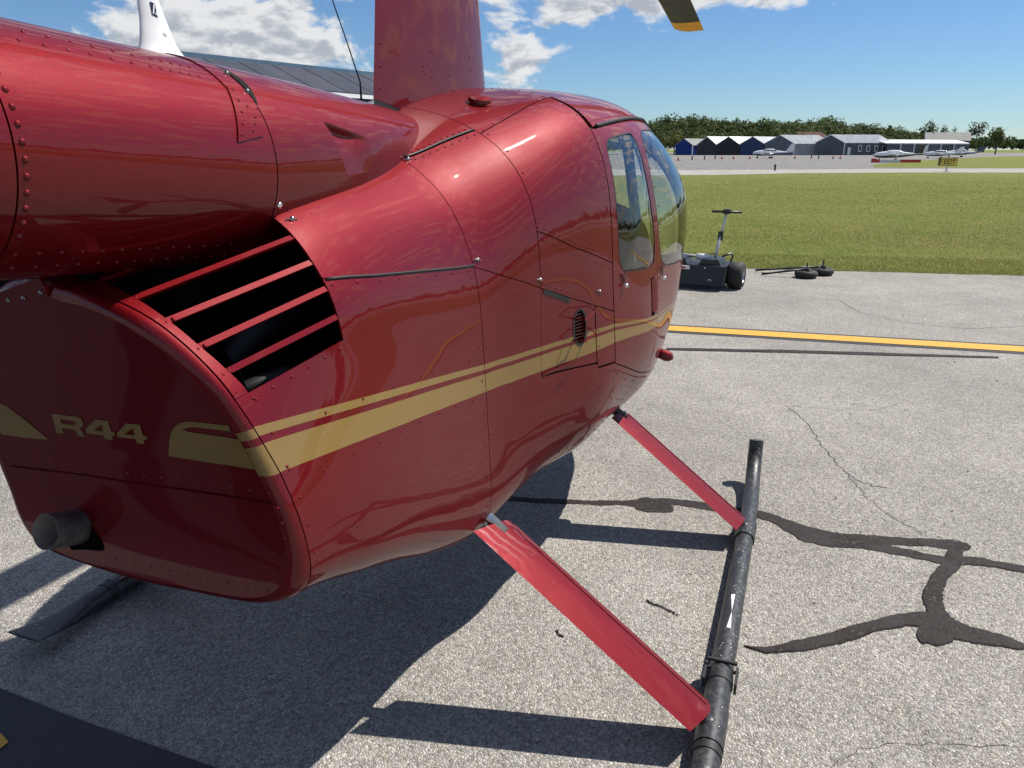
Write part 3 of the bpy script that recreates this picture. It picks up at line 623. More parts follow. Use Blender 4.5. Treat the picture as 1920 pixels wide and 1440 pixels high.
# rivets over the body
for side in (-1, 1):
    mb = MB(); r_ = .0036
    for pts, st in (([(X1-.018, 1.12), (X1-.018, 2.45)], .085), ([(X1+.018, 1.30), (X1+.018, 2.5)], .11), ([(X2+.016, .50), (X2+.016, 1.02)], .07), ([(X2+.014, 1.10), (X2+.014, 1.36)], .035),
                    ([(x_, z3(x_)-.028) for x_ in np.linspace(2.11, 2.48, 9)], .026), ([(x_, z3(x_)+.035) for x_ in np.linspace(2.13, 2.48, 9)], .045), ([(X3-.018, .52), (X3-.018, 1.40)], .05), ([(X3-.032, .8), (X3-.032, 1.40)], .075),
                    ([(X3-.014, 1.46), (X3-.014, 1.70)], .05), ([(2.40, 1.70), (2.40, 1.96)], .05), ([(2.48, 1.74), (2.48, 1.97)], .05), ([(x_, dbot(x_)+.03) for x_ in np.linspace(2.42, 2.95, 8)], .022),
                    ([(2.40, 2.02), (2.40, 2.36)], .045), ([(2.52, 2.05), (2.52, 2.36)], .04), ([(2.75, 2.14), (2.75, 2.34)], .03), ([(2.62, 2.1), (2.66, 2.34)], .04), ([(x_, bel(x_)-.05) for x_ in np.linspace(2.0, 2.8, 8)], .05),
                    ([(x_, z2(x_)-.03) for x_ in np.linspace(2.12, 2.40, 8)], .03), ([(x_, .36+.0*x_) for x_ in np.linspace(1.33, 1.38, 3)], .04), ([(1.30, .42), (1.78, .345)], .075),
                    ([(x_, z1(x_)+.035) for x_ in np.linspace(1.27, 1.80, 8)], .07), ([(1.005, 1.20), (1.015, 1.6)], .045), ([(1.018, 1.62), (1.02, 2.12)], .055), ([(x_, lv0(x_)+.04) for x_ in np.linspace(1.0, 1.24, 6)], .045),
                    ([(1.15, 1.45), (1.75, 1.66)], .11), ([(1.10, 1.72), (1.16, 2.05)], .10), ([(1.2, 1.74), (1.75, 1.93)], .08), ([(x_, hinge(x_)+.03) for x_ in np.linspace(1.86, 2.08, 8)], .03), ([(x_, hinge(x_)-.028) for x_ in np.linspace(1.86, 2.08, 8)], .024),
                    ([(2.12, .463), (2.49, .488)], .05), ([(x_, gut(x_)-.035) for x_ in np.linspace(2.55, 3.8, 20)], .024), ([(X3+.045, .50), (X3+.045, .72)], .05), ([(2.945, .80), (2.965, 1.5)], .07), ([(2.925, 1.56), (2.925, 1.80)], .05)):
        rivet_row(mb, pts, st, r_, side)
    for t_ in (.10, .36, .59, .81, 1.0, 1.12): 
        for d_ in (.006, .020): rivet_row(mb, [(float(rim_x(t_))+d_+.006, t_), (float(rim_x(t_))+d_+.006, t_+.004)], .02, .0034, side)
    mb.build('rivets', 'paint', heli, True, kind='stuff')
mb = MB()
for x_ in np.linspace(2.2, 2.7, 9): rivet_row(mb, [(x_, .12), (x_+.001, .12)], .03, .003, -1)
rivet_row(mb, [(2.52, -.45), (2.52, .48)], .045, .0032, -1)
mb.build('rivets', 'paint', heli, True, kind='stuff')
# latch pins of the cowl doors
for (x_, t_) in ((1.285, .47), (1.838, .340), (1.845, 1.03), (2.095, 1.33), (2.41, 1.56)):
    a = S(x_, t_); n_ = S(x_, t_, .01)-a; n_ /= np.linalg.norm(n_)
    mb = MB(); mb.dome(a+n_*.002, n_, .0052, .006, 10); mb.tube([a, a+n_*.006], .003, 6); mb.tube([S(x_-.014, t_-.01, .003), S(x_+.012, t_+.012, .003)], .0014, 5); mb.build('latch_pin', 'steel', heli, True)

# ------------------------------------------------------------------ tail boom, its fairing, mast, rotor
def boom_c(x): return 1.567+(1.25-x)*.070
def boom_r(x): return .2007-.0155*(1.25-x)
def boom_pt(x, phi, off=0.):
    """phi from the top, positive to starboard"""
    x, phi = np.broadcast_arrays(np.asarray(x, float), np.asarray(phi, float)); r = boom_r(x)+off
    return np.stack([x, -r*np.sin(phi), boom_c(x)+r*np.cos(phi)], -1)
PH = np.linspace(0, 2*np.pi, 97)
def boom_piece(name, x0, x1, n):
    xx = np.linspace(x0, x1, n); P = boom_pt(xx[:, None], PH[None])
    mb = MB(); mb.add(P.reshape(-1, 3), grid_faces(n, 97, True))
    for i, q in ((0, xx[0]), (-1, xx[-1])):
        A = boom_pt(np.full(97, q), PH); B = boom_pt(np.full(97, q), PH, -.006); mb.add(np.concatenate([A, B]), [(j, j+1, 98+j, 97+j) for j in range(96)])
    return mb.build(name, 'paint_smooth', heli, True)
boom = boom_piece('tail_boom', .7265, 1.2485, 60)
aft = boom_piece('tail_boom', -4.6, .7235, 60)
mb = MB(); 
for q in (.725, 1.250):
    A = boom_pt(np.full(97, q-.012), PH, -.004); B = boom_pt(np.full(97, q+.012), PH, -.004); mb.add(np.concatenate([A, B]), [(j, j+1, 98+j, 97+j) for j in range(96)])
mb.build('gap_shade', 'seam', heli, True, kind='stuff')  # dark rings as shade in the boom joints
mb = MB()
for ph0 in (R(33), R(41)):
    for k in range(24):
        x_ = (.76 if ph0 < R(36) else .735)+.0215*k*(1.75 if k < 8 else 1.0)+(.13 if k >= 8 else 0)
        if x_ < 1.15: p_ = boom_pt(x_, ph0); n_ = boom_pt(x_, ph0, .01)-p_; mb.dome(p_, n_, .0034)
for ph0 in (R(139), R(150), R(212), R(222)):
    for x_ in np.arange(.745, 1.2, .036): p_ = boom_pt(x_+(.012 if ph0 > R(145) else 0), ph0); mb.dome(p_, boom_pt(x_, ph0, .01)-p_, .0036)
for ph0 in np.linspace(R(48), R(128), 13): p_ = boom_pt(.738, ph0); mb.dome(p_, boom_pt(.738, ph0, .01)-p_, .0052)
for ph0 in np.linspace(R(-40), R(52), 14): p_ = boom_pt(1.236, ph0); mb.dome(p_, boom_pt(1.236, ph0, .01)-p_, .003)
mb.build('rivets', 'paint', boom, True, kind='stuff')
def boom_plate(name, quad, off, nu=16, nv=16):
    q = np.array(quad, float); U, V = np.meshgrid(np.linspace(0, 1, nu), np.linspace(0, 1, nv), indexing='ij')
    P = (1-U)[..., None]*((1-V)[..., None]*q[0]+V[..., None]*q[3])+U[..., None]*((1-V)[..., None]*q[1]+V[..., None]*q[2])
    A = boom_pt(P[..., 0], P[..., 1], off); mb = MB(); mb.add(A.reshape(-1, 3), grid_faces(nu, nv, False)); B = boom_pt(P[..., 0], P[..., 1], -.0005)
    for sl in ((0, slice(None)), (-1, slice(None)), (slice(None), 0), (slice(None), -1)):
        a, b = A[sl], B[sl]; n = len(a); mb.add(np.concatenate([a, b]), [(i, i+1, n+i+1, n+i) for i in range(n-1)])
    return mb.build(name, 'paint', boom, True, auto=50)
boom_plate('doubler_plate', [(1.168, R(-50)), (1.226, R(-50)), (1.247, R(58)), (1.196, R(52))], .0022, 10, 50)
boom_plate('doubler_plate', [(1.196, R(46)), (1.246, R(52)), (1.226, R(74)), (1.150, R(79))], .0030, 14, 20)
mb = MB()
for x_, d_ in ((1.205, 48), (1.20, 55), (1.19, 62), (1.178, 69), (1.165, 75), (1.215, 58), (1.222, 64), (1.212, 68), (1.2, 72)): p_ = boom_pt(x_, R(d_), .003); mb.dome(p_, boom_pt(x_, R(d_), .013)-p_, .0034)
mb.build('rivets', 'paint', boom, True, kind='stuff')
# dark strip as the gap's shade at the seam head with its two screws
mb = MB(); xx = np.linspace(R(20), R(57), 20); A = boom_pt(1.2495+0*xx, xx, .0026); B = boom_pt(1.2495+.020*np.sin((xx-R(20))/R(37)*np.pi), xx, .0026); mb.add(np.concatenate([A, B]), [(i, i+1, 21+i, 20+i) for i in range(19)]); mb.build('fairing_gap_shade', 'seam', heli)
mb = MB()
for x_, d_ in ((1.240, 33), (1.247, 47)): p_ = boom_pt(x_, R(d_), .002); mb.dome(p_, boom_pt(x_, R(d_), .01)-p_, .006, .006, 9)
mb.build('screw_heads', 'bolt', heli, True, kind='stuff')
# fairing between boom and mast
FT = ip([(1.25, 1.7677), (1.4, 1.759), (1.55, 1.750), (1.75, 1.733), (1.95, 1.716), (2.08, 1.702), (2.16, 1.688), (2.22, 1.66)])
FM = ip([(1.25, 1.567), (1.6, 1.577), (1.9, 1.612), (2.1, 1.645), (2.22, 1.658)])
def smooth1(f, x, s=.05): return sum(f(np.asarray(x)+d)*w for d, w in ((-s, .25), (0, .5), (s, .25)))
def fair_pt(x, phi, off=0.):
    x, phi = np.broadcast_arrays(np.asarray(x, float), np.asarray(phi, float)); q = np.clip((x-1.25)/.965, 0, 1)
    hw = .2007*np.sqrt(np.maximum(1-q**2.1, 0)); zm = np.where(x < 1.3, FM(x), smooth1(FM, x)); tp = np.where(x < 1.3, FT(x), smooth1(FT, x))
    rt = np.maximum(tp-zm, .0)*np.minimum(1, hw/.03); rb = np.maximum(hw, .0)
    return np.stack([x, -(hw+off)*np.sin(phi), zm+np.where(np.cos(phi) > 0, rt+off, rb+off)*np.cos(phi)], -1)
PF = np.concatenate([np.linspace(0, R(58), 30), np.linspace(R(58.3), R(104), 130), np.linspace(R(105), 2*np.pi, 90)])
xf = np.concatenate([np.linspace(1.2515, 1.445, 24), np.linspace(1.447, 1.68, 130), 1.682+.5325*np.sin(np.linspace(0, np.pi/2, 46))])
GX_, GP_ = np.meshgrid(xf, PF, indexing='ij')
# sunken air scoop on the starboard flank: sharp at its aft and upper lips, running out forward
def sst(a, b, q): q = np.clip((q-a)/(b-a), 0, 1); return q*q*(3-2*q)
pd = np.degrees(GP_); xa = 1.452+.050*np.clip((pd-62)/36, 0, 1); ptop = 62+(GX_-1.452)*62
dep = .019*sst(0, .006, GX_-xa)*sst(0, 4.0, pd-ptop)*np.clip(1-(pd-ptop)/np.maximum(99-ptop, 1), 0, 1)**.75*(1-sst(.35, 1., (GX_-xa)/(.175-.04*np.clip((pd-62)/36, 0, 1))))
P = fair_pt(GX_, GP_, -dep)
mb = MB(); mb.add(P.reshape(-1, 3), grid_faces(*P.shape[:2], True)); fairing = mb.build('boom_fairing', 'paint_smooth', heli, True)
mb = MB(); p_ = fair_pt(1.266, R(112)); n_ = fair_pt(1.266, R(112), .01)-p_; mb.dome(p_, n_, .0075, .004, 14); mb.build('fairing_screw', 'chrome', fairing, True)
# mast fairing: tall aerofoil
def mast_sec(z):
    te = 1.958+(z-1.73)*.14; le = 2.752-(z-1.73)*.17; c = le-te; t = np.linspace(0, np.pi, 30); q = .5*(1-np.cos(t))
    y = .62*(.2969*np.sqrt(q)-.126*q-.3516*q**2+.2843*q**3-.1036*q**4)*c
    xx = le-q*c; return np.concatenate([np.column_stack([xx, -y, 0*xx+z]), np.column_stack([xx, y, 0*xx+z])[::-1][1:-1]])
zz = np.linspace(1.60, 2.95, 40); rows = [mast_sec(z) for z in zz]
base_cut = lambda p: np.interp(p[:, 0], [1.95, 2.16, 2.72, 2.8], [1.735, 1.700, 1.806, 1.82])
low = rows[0].copy(); low[:, 2] = base_cut(low); rr = []
for i, z in enumerate(zz):
    r_ = mast_sec(z); lo = base_cut(r_); r_[:, 2] = lo+(2.95-lo)*i/39.; s_ = mast_sec(2.0)
    q = []
    for k in range(len(r_)):
        zz_ = r_[k, 2]; a = mast_sec(zz_)[k]; q.append((a[0], a[1], zz_))
    rr.append(np.array(q))
mb = MB(); mb.rows(rr, True, True); mast = mb.build('mast_fairing', 'paint_smooth', heli, True, auto=50)
mb = MB(); rr = [np.column_stack([mast_sec(z)[:, 0]*.985+.033, mast_sec(z)[:, 1]*.93, 0*mast_sec(z)[:, 0]+z]) for z in (1.60, 1.85)]; mb.rows(rr, True, True); mb.build('mast_base', 'black', heli, True)
mb = MB()
ms = lambda x_, z: np.array([x_, -np.interp(x_, mast_sec(z)[:30, 0][::-1], -mast_sec(z)[:30, 1][::-1]), z])
def mriv(x_, z, r_=.0040):
    p_ = ms(x_, z); d_ = ms(x_+.005, z)-p_; n_ = np.array([d_[1], -d_[0], 0]); mb.dome(p_, n_, r_)
for z in (1.765, 1.826, 1.885, 2.005, 2.12, 2.24): mriv(1.985+(z-1.73)*.14, z)
for x_, z in ((2.045, 1.868), (2.085, 1.864), (2.215, 1.845), (2.26, 1.838), (2.365, 1.83), (2.53, 1.80), (2.26, 1.89), (2.265, 1.97), (2.26, 1.816), (2.262, 1.74), (2.525, 1.90), (2.53, 1.86), (2.69, 1.83)): mriv(x_, z, .0036)
mb.build('rivets', 'paint', mast, True, kind='stuff')
# rotor
HUBZ = 3.14
mb = MB(); mb.tube([(2.28, 0, 2.9), (2.28, 0, 3.10)], .045, 16); mb.build('rotor_mast', 'bolt', heli, True)
mb = MB(); mb.box((2.05, -.09, 3.08), (2.51, .09, 3.20)); mb.build('rotor_hub', 'bolt', heli)
BA = math.atan2(-.044, 5.01)
def blade_pt(r, c, h, ang):
    """r along span, c along chord (-.127 .. .127), h up"""
    z = HUBZ-.068*r-.0078*r*r+h
    return np.stack([2.28+r*np.cos(ang)-c*np.sin(ang), r*np.sin(ang)+c*np.cos(ang), z], -1)
for ang in (BA, BA+math.pi):
    for nm, r0, r1, mt in (('rotor_blade', .2, 4.765, 'bladeblack'), ('blade_tip', 4.766, 5.013, 'bladeyellow')):
        rs = np.linspace(r0, r1, 40 if nm == 'rotor_blade' else 6); q = .5*(1-np.cos(np.linspace(0, np.pi, 12))); t = .5*.12*.254*(1.4845*np.sqrt(q)-.63*q-1.758*q**2+1.4215*q**3-.518*q**4)*2
        cc_ = np.r_[.127-q*.254, (.127-q*.254)[::-1][1:-1]]; hh = np.r_[t, -t[::-1][1:-1]]+cc_*.06
        sweep = lambda r: np.maximum(0, r-4.93)*.0
        P = [blade_pt(np.full(len(cc_), r), cc_-(max(0, r-4.96)*1.0)*(cc_ > 0)*.6, hh, ang) for r in rs]
        mb = MB(); mb.rows(P, True, True)
        if nm == 'rotor_blade': bl = mb.build(nm, mt, heli, True, auto=50)
        else: mb.build(nm, mt, bl, True, auto=50)

# ------------------------------------------------------------------ antennas, filler cap
def fin_sec(h):
    """white blade antenna: x range and thickness at height h above the boom"""
    te = np.interp(h, [0, .012, .03, .06, .10, .18, .26], [1.137, 1.145, 1.150, 1.155, 1.155, 1.148, 1.138]); le = np.interp(h, [0, .012, .03, .06, .10, .18, .26], [1.262, 1.247, 1.235, 1.222, 1.206, 1.176, 1.150])
    return te, le
rows = []
for h in np.linspace(-.01, .26, 30):
    te, le = fin_sec(max(h, 0)); a = np.linspace(0, 2*np.pi, 28, endpoint=False); c = (te+le)/2; w = (le-te)/2
    th_ = np.interp(h, [0, .02, .06, .26], [.027, .015, .0095, .005]); rows.append(np.column_stack([c+w*np.cos(a), th_*np.sin(a)*np.abs(np.sin(a))**.2, 0*a+boom_c(1.2)+boom_r(1.2)-.006+h]))
mb = MB(); mb.rows(rows, True, True); fin = mb.build('blade_antenna', 'white', heli, True)
b_ = boom_c(1.2)+boom_r(1.2)-.006
mb = MB(); mb.add([(1.177, -.0098, b_+.072), (1.189, -.0098, b_+.068), (1.187, -.0093, b_+.092), (1.175, -.0093, b_+.094)], [(0, 1, 2, 3)]); mb.build('antenna_badge', plain('badge_navy', (.012, .015, .05), .4), fin)
mb = MB(); mb.add([(1.178, -.0102, b_+.074), (1.181, -.0102, b_+.074), (1.186, -.0098, b_+.091), (1.183, -.0098, b_+.091)], [(0, 1, 2, 3)]); mb.add([(1.184, -.0102, b_+.073), (1.187, -.0102, b_+.073), (1.187, -.01, b_+.080)], [(0, 1, 2)]); mb.build('antenna_badge', 'white', fin)
mb = MB(); mb.dome((1.196, -.0115, b_+.036), (0, -1, .05), .009, .001, 16); mb.build('screw_cover', 'trim', fin, True)
mb = MB(); mb.tube([(2.057, .1, 1.70), (2.057, .1, 1.755), (2.056, .1, 1.79), (2.022, .1, 1.85), (1.99, .1, 1.905), (1.938, .1, 1.99), (1.85, .1, 2.12), (1.70, .1, 2.32)], [.004, .0032, .0022, .0019, .0018, .0017, .0015, .0012], 7); mb.build('whip_antenna', 'black', heli, True)
cp = S(2.272, .306); cn = S(2.272, .306, .01)-cp; cn /= np.linalg.norm(cn)
mb = MB(); a = np.linspace(0, 2*np.pi, 28, endpoint=False); e1 = np.cross(cn, (0, 1., 0)); e1 /= np.linalg.norm(e1); e2 = np.cross(cn, e1)
rows = [cp+cn*h+r_*(np.cos(a)[:, None]*e1+np.sin(a)[:, None]*e2) for r_, h in ((.040, -.004), (.040, .003), (.037, .004), (.037, .014), (.035, .017), (.018, .021), (.001, .022))]
mb.rows(rows, True, False); cap = mb.build('filler_cap', 'paint', heli, True, auto=40)
mb = MB(); q = cp+cn*.004; mb.tube([q+e1*-.034, q+e1*-.050+e2*.0, q+e1*-.062+e2*-.012, q+e1*-.07+e2*.0, q+e1*-.055+e2*.012], .0026, 6); mb.build('cap_chain', 'steel', cap, True)

# ------------------------------------------------------------------ skids
for side in (-1, 1):
    y0 = side*1.08
    xs = [1.62, 1.8, 2.0, 2.3, 2.7, 3.1, 3.30, 3.42, 3.52, 3.60, 3.655, 3.68, 3.69]
    zs = [.042, .042, .042, .042, .042, .042, .043, .050, .066, .095, .135, .175, .212]
    t = np.arange(len(xs)); tt = np.linspace(0, len(xs)-1, 70); px, pz = pchip(t, np.array(xs), tt), pchip(t, np.array(zs), tt)
    py = y0+side*np.interp(px, [3.3, 3.69], [0, -.014])
    pts = np.column_stack([px, py, pz]); rad_ = np.interp(px, [1.62, 2.028, 2.032, 3.69], [.0385, .0385, .0365, .0345])
    mb = MB(); mb.tube(pts, rad_, 24); sk = mb.build('skid_tube', 'skid', heli, True, auto=45)
    # flattened, upturned heel
    rows = []
    for q in np.linspace(0, 1, 12):
        w = .0385+.035*q; h = .0385*(1-q)+.005*q; a = np.linspace(0, 2*np.pi, 24, endpoint=False); rows.append(np.column_stack([1.622-.255*q+0*a, y0-side*.015*q+w*np.cos(a), .043+.040*q*q+h*np.sin(a)]))
    mb = MB(); mb.rows(rows, True, True); mb.build('skid_heel', 'skid', sk, True, auto=45)
    mb = MB()
    for xx in (2.0, 1.70): mb = MB(); mb.tube([(xx-.012, y0, .043), (xx+.012, y0, .043)], .0405, 24); mb.build('skid_collar', 'black', sk, True, auto=40)
    mb = MB(); mb.tube([(2.062, y0-.052, .050), (2.062, y0+.052, .050)], .006, 8)
    for s_ in (-1, 1): mb.box((1.985, y0+s_*.047-.004, .030), (2.07, y0+s_*.047+.004, .066))
    mb.tube([(2.062, y0-.045, .082), (2.062, y0+.045, .082)], .0065, 8); mb.build('wheel_bracket', 'black', sk)
    mb = MB()
    for xx, dy in ((1.855, -.5), (1.775, -.55), (2.99, -.5), (2.945, -.6), (3.03, -.5)):
        p_ = np.array([xx, y0+side*.018, .074]); mb.dome(p_, (0, side*.45, 1), .008, .009, 6)
    mb.build('bolts', 'bolt', sk, True, kind='stuff')
    if side < 0:
        mb = MB(); a0, a1 = np.array([2.42, y0-.012, .0775]), np.array([2.30, y0-.008, .0783]); mb.add([(2.46, y0-.004, .0786), (2.455, y0+.010, .0781), (2.35, y0-.002, .0789), (2.25, y0+.006, .0785), (2.25, y0-.008, .0785)], [(0, 1, 2), (2, 3, 4)]); mb.build('scuff_mark', 'white', sk)
    for (te0, te1, cx, cs) in (((1.74, -.385, .560), (1.712, -1.030, .094), .155, .060), ((2.98, -.485, .496), (2.935, -1.045, .086), .150, .032)):
        A, B = np.array(te0), np.array(te1); d = (B-A)/np.linalg.norm(B-A); ch = np.array([cx, 0, 0])+d*cs; cl = np.linalg.norm(ch); nn = np.cross(ch, d); nn /= np.linalg.norm(nn); nn *= np.sign(nn[2])
        q = .5*(1-np.cos(np.linspace(0, np.pi, 14))); tk = .19*cl*(1.4845*np.sqrt(q)-.63*q-1.758*q**2+1.4215*q**3-.518*q**4)
        rows = []
        for s in np.linspace(0, 1, 24):
            base = A+(B-A)*s; up = base+ch*(1-q)[:, None]+nn*tk[:, None]; dn = base+ch*(1-q)[:, None]-nn*tk[:, None]*.8
            rows.append(np.concatenate([up, dn[::-1][1:-1]])*np.array([1, -side, 1]))
        mb = MB(); mb.rows(rows, True, True); st = mb.build('skid_strut', 'strut', heli, True, auto=40)
        mb = MB(); q2 = np.linspace(.0, .2, 8); t2 = .19*cl*(1.4845*np.sqrt(q2)-.63*q2-1.758*q2**2+1.4215*q2**3-.518*q2**4)+.0022; rws = []
        for s in np.linspace(.03, .97, 12):
            base = A+(B-A)*s; up = base+ch*(1.012-q2)[:, None]+nn*t2[:, None]; rws.append(np.concatenate([up, (base+ch*(1-q2[-1])+nn*(t2[-1]-.004))[None]])*np.array([1, -side, 1]))
        mb.rows(rws, False, False); mb.build('leading_edge', 'strut', st, True, auto=40)
        c0 = A+ch*.60; mb = MB(); e = [(c0+d*q_)*np.array([1, -side, 1]) for q_ in (-.22, -.1, .035)]; mb.tube(np.array(e), .021, 16); mb.build('cross_tube', 'steel' if te0[0] < 2 else 'black', st, True)
        c1 = B+ch*.55; e = [c1*np.array([1, -side, 1]), (c1+d*.03)*np.array([1, -side, 1]), np.array([c1[0]+.01, y0, .05])]
        mb = MB(); mb.tube(np.array(e), .024, 14); mb.build('strut_foot', 'skid', st, True)
        mb = MB(); p_ = np.array([c1[0]+.0, y0, .043]); mb.tube([p_-np.array([.075, 0, 0]), p_+np.array([.075, 0, 0])], .0415, 20); mb.build('strut_saddle', 'skid', st, True, auto=40)

# ------------------------------------------------------------------ cabin and engine bay seen through the openings
mb = MB(); xx = np.linspace(2.06, 4.2, 30); hw = np.array([float(np.interp(x_, [2.06, 2.9, 3.4, 4.2], [.40, .58, .60, .36])) for x_ in xx]); mb.add(np.concatenate([np.column_stack([xx, -hw, 0*xx+.66]), np.column_stack([xx, hw, 0*xx+.66])]), [(i, i+1, 31+i, 30+i) for i in range(29)]); mb.build('cabin_floor', 'cabinfloor', heli)
def bulkhead(name, x_, mat, sc=.97):
    t = np.linspace(0, 2*np.pi, 64, endpoint=False); P = S(np.full(64, x_), np.where(t > np.pi, t-2*np.pi, t), -.012); c = np.array([x_, 0, zc(x_)]); v = np.concatenate([[c], c+(P-c)*sc])
    obj(name, v, [(0, 1+i, 1+(i+1) % 64) for i in range(64)], mat, heli, False)
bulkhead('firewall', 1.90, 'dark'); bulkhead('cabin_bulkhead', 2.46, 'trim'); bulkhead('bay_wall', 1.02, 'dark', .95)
mb = MB(); mb.tube([(1.06, -.12, 1.12), (1.2, -.2, 1.16), (1.4, -.24, 1.10), (1.6, -.22, 1.2)], .018, 8); mb.build('bay_hose', 'engine', heli, True)
mb = MB(); mb.tube([(1.08, .0, 1.05), (1.22, -.10, 1.22), (1.45, -.12, 1.28)], .03, 10); mb.build('bay_duct', 'engine', heli, True)
mb = MB(); mb.box((1.15, -.22, .82), (1.7, .22, 1.12)); 
for s_ in (-1, 1):
    for k in range(3): mb.tube([(1.25+.17*k, s_*.1, .98), (1.25+.17*k, s_*.30, .98)], .06, 14)
mb.lathe([(.02, 0), (.2, 0), (.2, .06), (.02, .06)], (1.10, 0, 1.02), 'x', 28); mb.build('engine', 'engine', heli)
def seat(x_, y_):
    mb = MB(); n = 9
    def pad(c, s, ang):
        U = np.linspace(-1, 1, 9); g = np.array([(a, b, q) for q in (-1, 1) for a in U for b in U]); 
        v = g.copy(); rr_ = 1-.12*(np.abs(g[:, 0])**4+np.abs(g[:, 1])**4); v[:, 2] = g[:, 2]*(1-.55*np.maximum(np.abs(g[:, 0])**6, np.abs(g[:, 1])**6)); v = v*np.array(s)
        ca, sa = math.cos(ang), math.sin(ang); v = v @ np.array([[ca, 0, -sa], [0, 1, 0], [sa, 0, ca]])+np.array(c)
        f = [q_ for q_ in grid_faces(9, 9)]+[tuple(81+i for i in q_[::-1]) for q_ in grid_faces(9, 9)]
        ed = [i*9 for i in range(9)]+[72+j for j in range(1, 9)]+[i*9+8 for i in range(7, -1, -1)]+[j for j in range(7, 0, -1)]
        f += [(ed[k], ed[(k+1) % 32], 81+ed[(k+1) % 32], 81+ed[k]) for k in range(32)]; mb.add(v, f)
    pad((x_+.22, y_, .80), (.23, .22, .07), 0); mb.build('seat_cushion', 'seat', heli, True); mb = MB(); pad((x_-.0, y_, 1.02), (.20, .21, .055), R(100)); mb.build('seat_back', 'seat', heli, True)
for y_ in (-.28, .28): seat(2.56, y_); seat(3.28, y_)
mb = MB(); mb.tube([(2.91, -.50, .7), (2.90, -.60, 1.15), (2.90, -.52, 1.62)], .02, 8); mb.build('door_post', 'trim', heli, True); mb = MB(); mb.tube([(2.91, .50, .7), (2.90, .60, 1.15), (2.90, .52, 1.62)], .02, 8); mb.build('door_post', 'trim', heli, True)
mb = MB(); mb.box((3.80, -.14, .66), (3.98, .14, 1.10)); mb.build('instrument_console', 'black', heli); mb = MB(); mb.box((3.78, -.20, 1.10), (3.93, .20, 1.26)); mb.build('instrument_panel', 'trim', heli)
for y_ in (-.46, .46):
    mb = MB(); q = np.linspace(0, 1, 12); mb.tube(np.column_stack([2.62+.1*q, y_+0*q-.02*np.sin(q*3), 1.60-.75*q]), [.014]*12, 6, sx=1.6, sz=.2); mb.build('seat_belt', 'black', heli, True)

# ------------------------------------------------------------------ ground: asphalt apron, grass, taxiway
def asphalt(name, k=1., tint=(1, 1, 1), stones=True, dark=False):
    t = NT(name); w = t.wpos()
    v = t.node('ShaderNodeTexVoronoi', {'Scale': 112., 'Randomness': 1.}); t.L.new(w, v.inputs['Vector'])
    hs = t.node('ShaderNodeSeparateColor'); t.L.new(v.outputs['Color'], hs.inputs[0])
    v2 = t.node('ShaderNodeTexVoronoi', {'Scale': 210.}); t.L.new(w, v2.inputs['Vector']); h2 = t.node('ShaderNodeSeparateColor'); t.L.new(v2.outputs['Color'], h2.inputs[0])
    fine = t.noise(420, 2, .6, w)
    big = t.noise(.55, 6, .6, w); mid = t.noise(3.1, 5, .6, w)
    if dark: cols = [(0, .012), (.6, .022), (1, .04)]
    else: cols = [(0, .19), (.18, .31), (.42, .43), (.7, .54), (.88, .63), (1, .74)]
    def cr_(f, cols):
        n = t.node('ShaderNodeValToRGB'); e = n.color_ramp.elements
        while len(e) < len(cols): e.new(.5)
        for q, (p, c) in zip(e, cols): q.position = p; q.color = (c*k*tint[0], c*k*tint[1]*.955, c*k*tint[2]*.885, 1)
        t.L.new(f, n.inputs[0]); return n.outputs[0]
    col = t.mix(.42, cr_(hs.outputs[0], cols), cr_(h2.outputs[0], cols))
    hue = t.mix(hs.outputs[2], (.97, .985, 1.02, 1), (1.06, 1.0, .92, 1))
    m1 = t.node('ShaderNodeMix', {0: 1.}, data_type='RGBA', blend_type='MULTIPLY'); t.L.new(col, m1.inputs[6]); t.L.new(hue, m1.inputs[7])
    edge = t.node('ShaderNodeTexVoronoi', {'Scale': 112.}, feature='DISTANCE_TO_EDGE'); t.L.new(w, edge.inputs['Vector'])
    pit = t.ramp(edge.outputs['Distance'], .0, .13, .50, 1.)
    stn = t.noise(1.1, 7, .7, w, 1.5); pat = t.math('MULTIPLY', t.math('MULTIPLY', t.math('MULTIPLY', t.ramp(big, .3, .7, .86, 1.08), t.ramp(stn, .60, .78, 1., .80)), t.ramp(mid, .3, .7, .92, 1.07)), pit)
    m2 = t.node('ShaderNodeMix', {0: 1.}, data_type='RGBA', blend_type='MULTIPLY'); t.L.new(m1.outputs[2], m2.inputs[6])
    cmb = t.node('ShaderNodeCombineColor'); [t.L.new(pat, cmb.inputs[i]) for i in range(3)]; t.L.new(cmb.outputs[0], m2.inputs[7])
    t.put(t.b.inputs['Base Color'], m2.outputs[2]); t.put(t.b.inputs['Roughness'], t.ramp(fine, .3, .7, .78, .95)); t.b.inputs['Specular IOR Level'].default_value = .3
    h = t.math('ADD', t.math('MULTIPLY', edge.outputs['Distance'], 1.4), t.math('MULTIPLY', hs.outputs[1], .006)); h = t.math('ADD', h, t.math('MULTIPLY', fine, .003))
    t.put(t.b.inputs['Normal'], t.bump(h, .42, .30)); return t.m
M['asphalt'] = asphalt('weathered_asphalt', .80); M['asphalt_far'] = asphalt('far_asphalt', .56, (.97, 1., 1.06)); M['concrete'] = asphalt('pale_taxiway', .95, (.99, 1, 1.0))
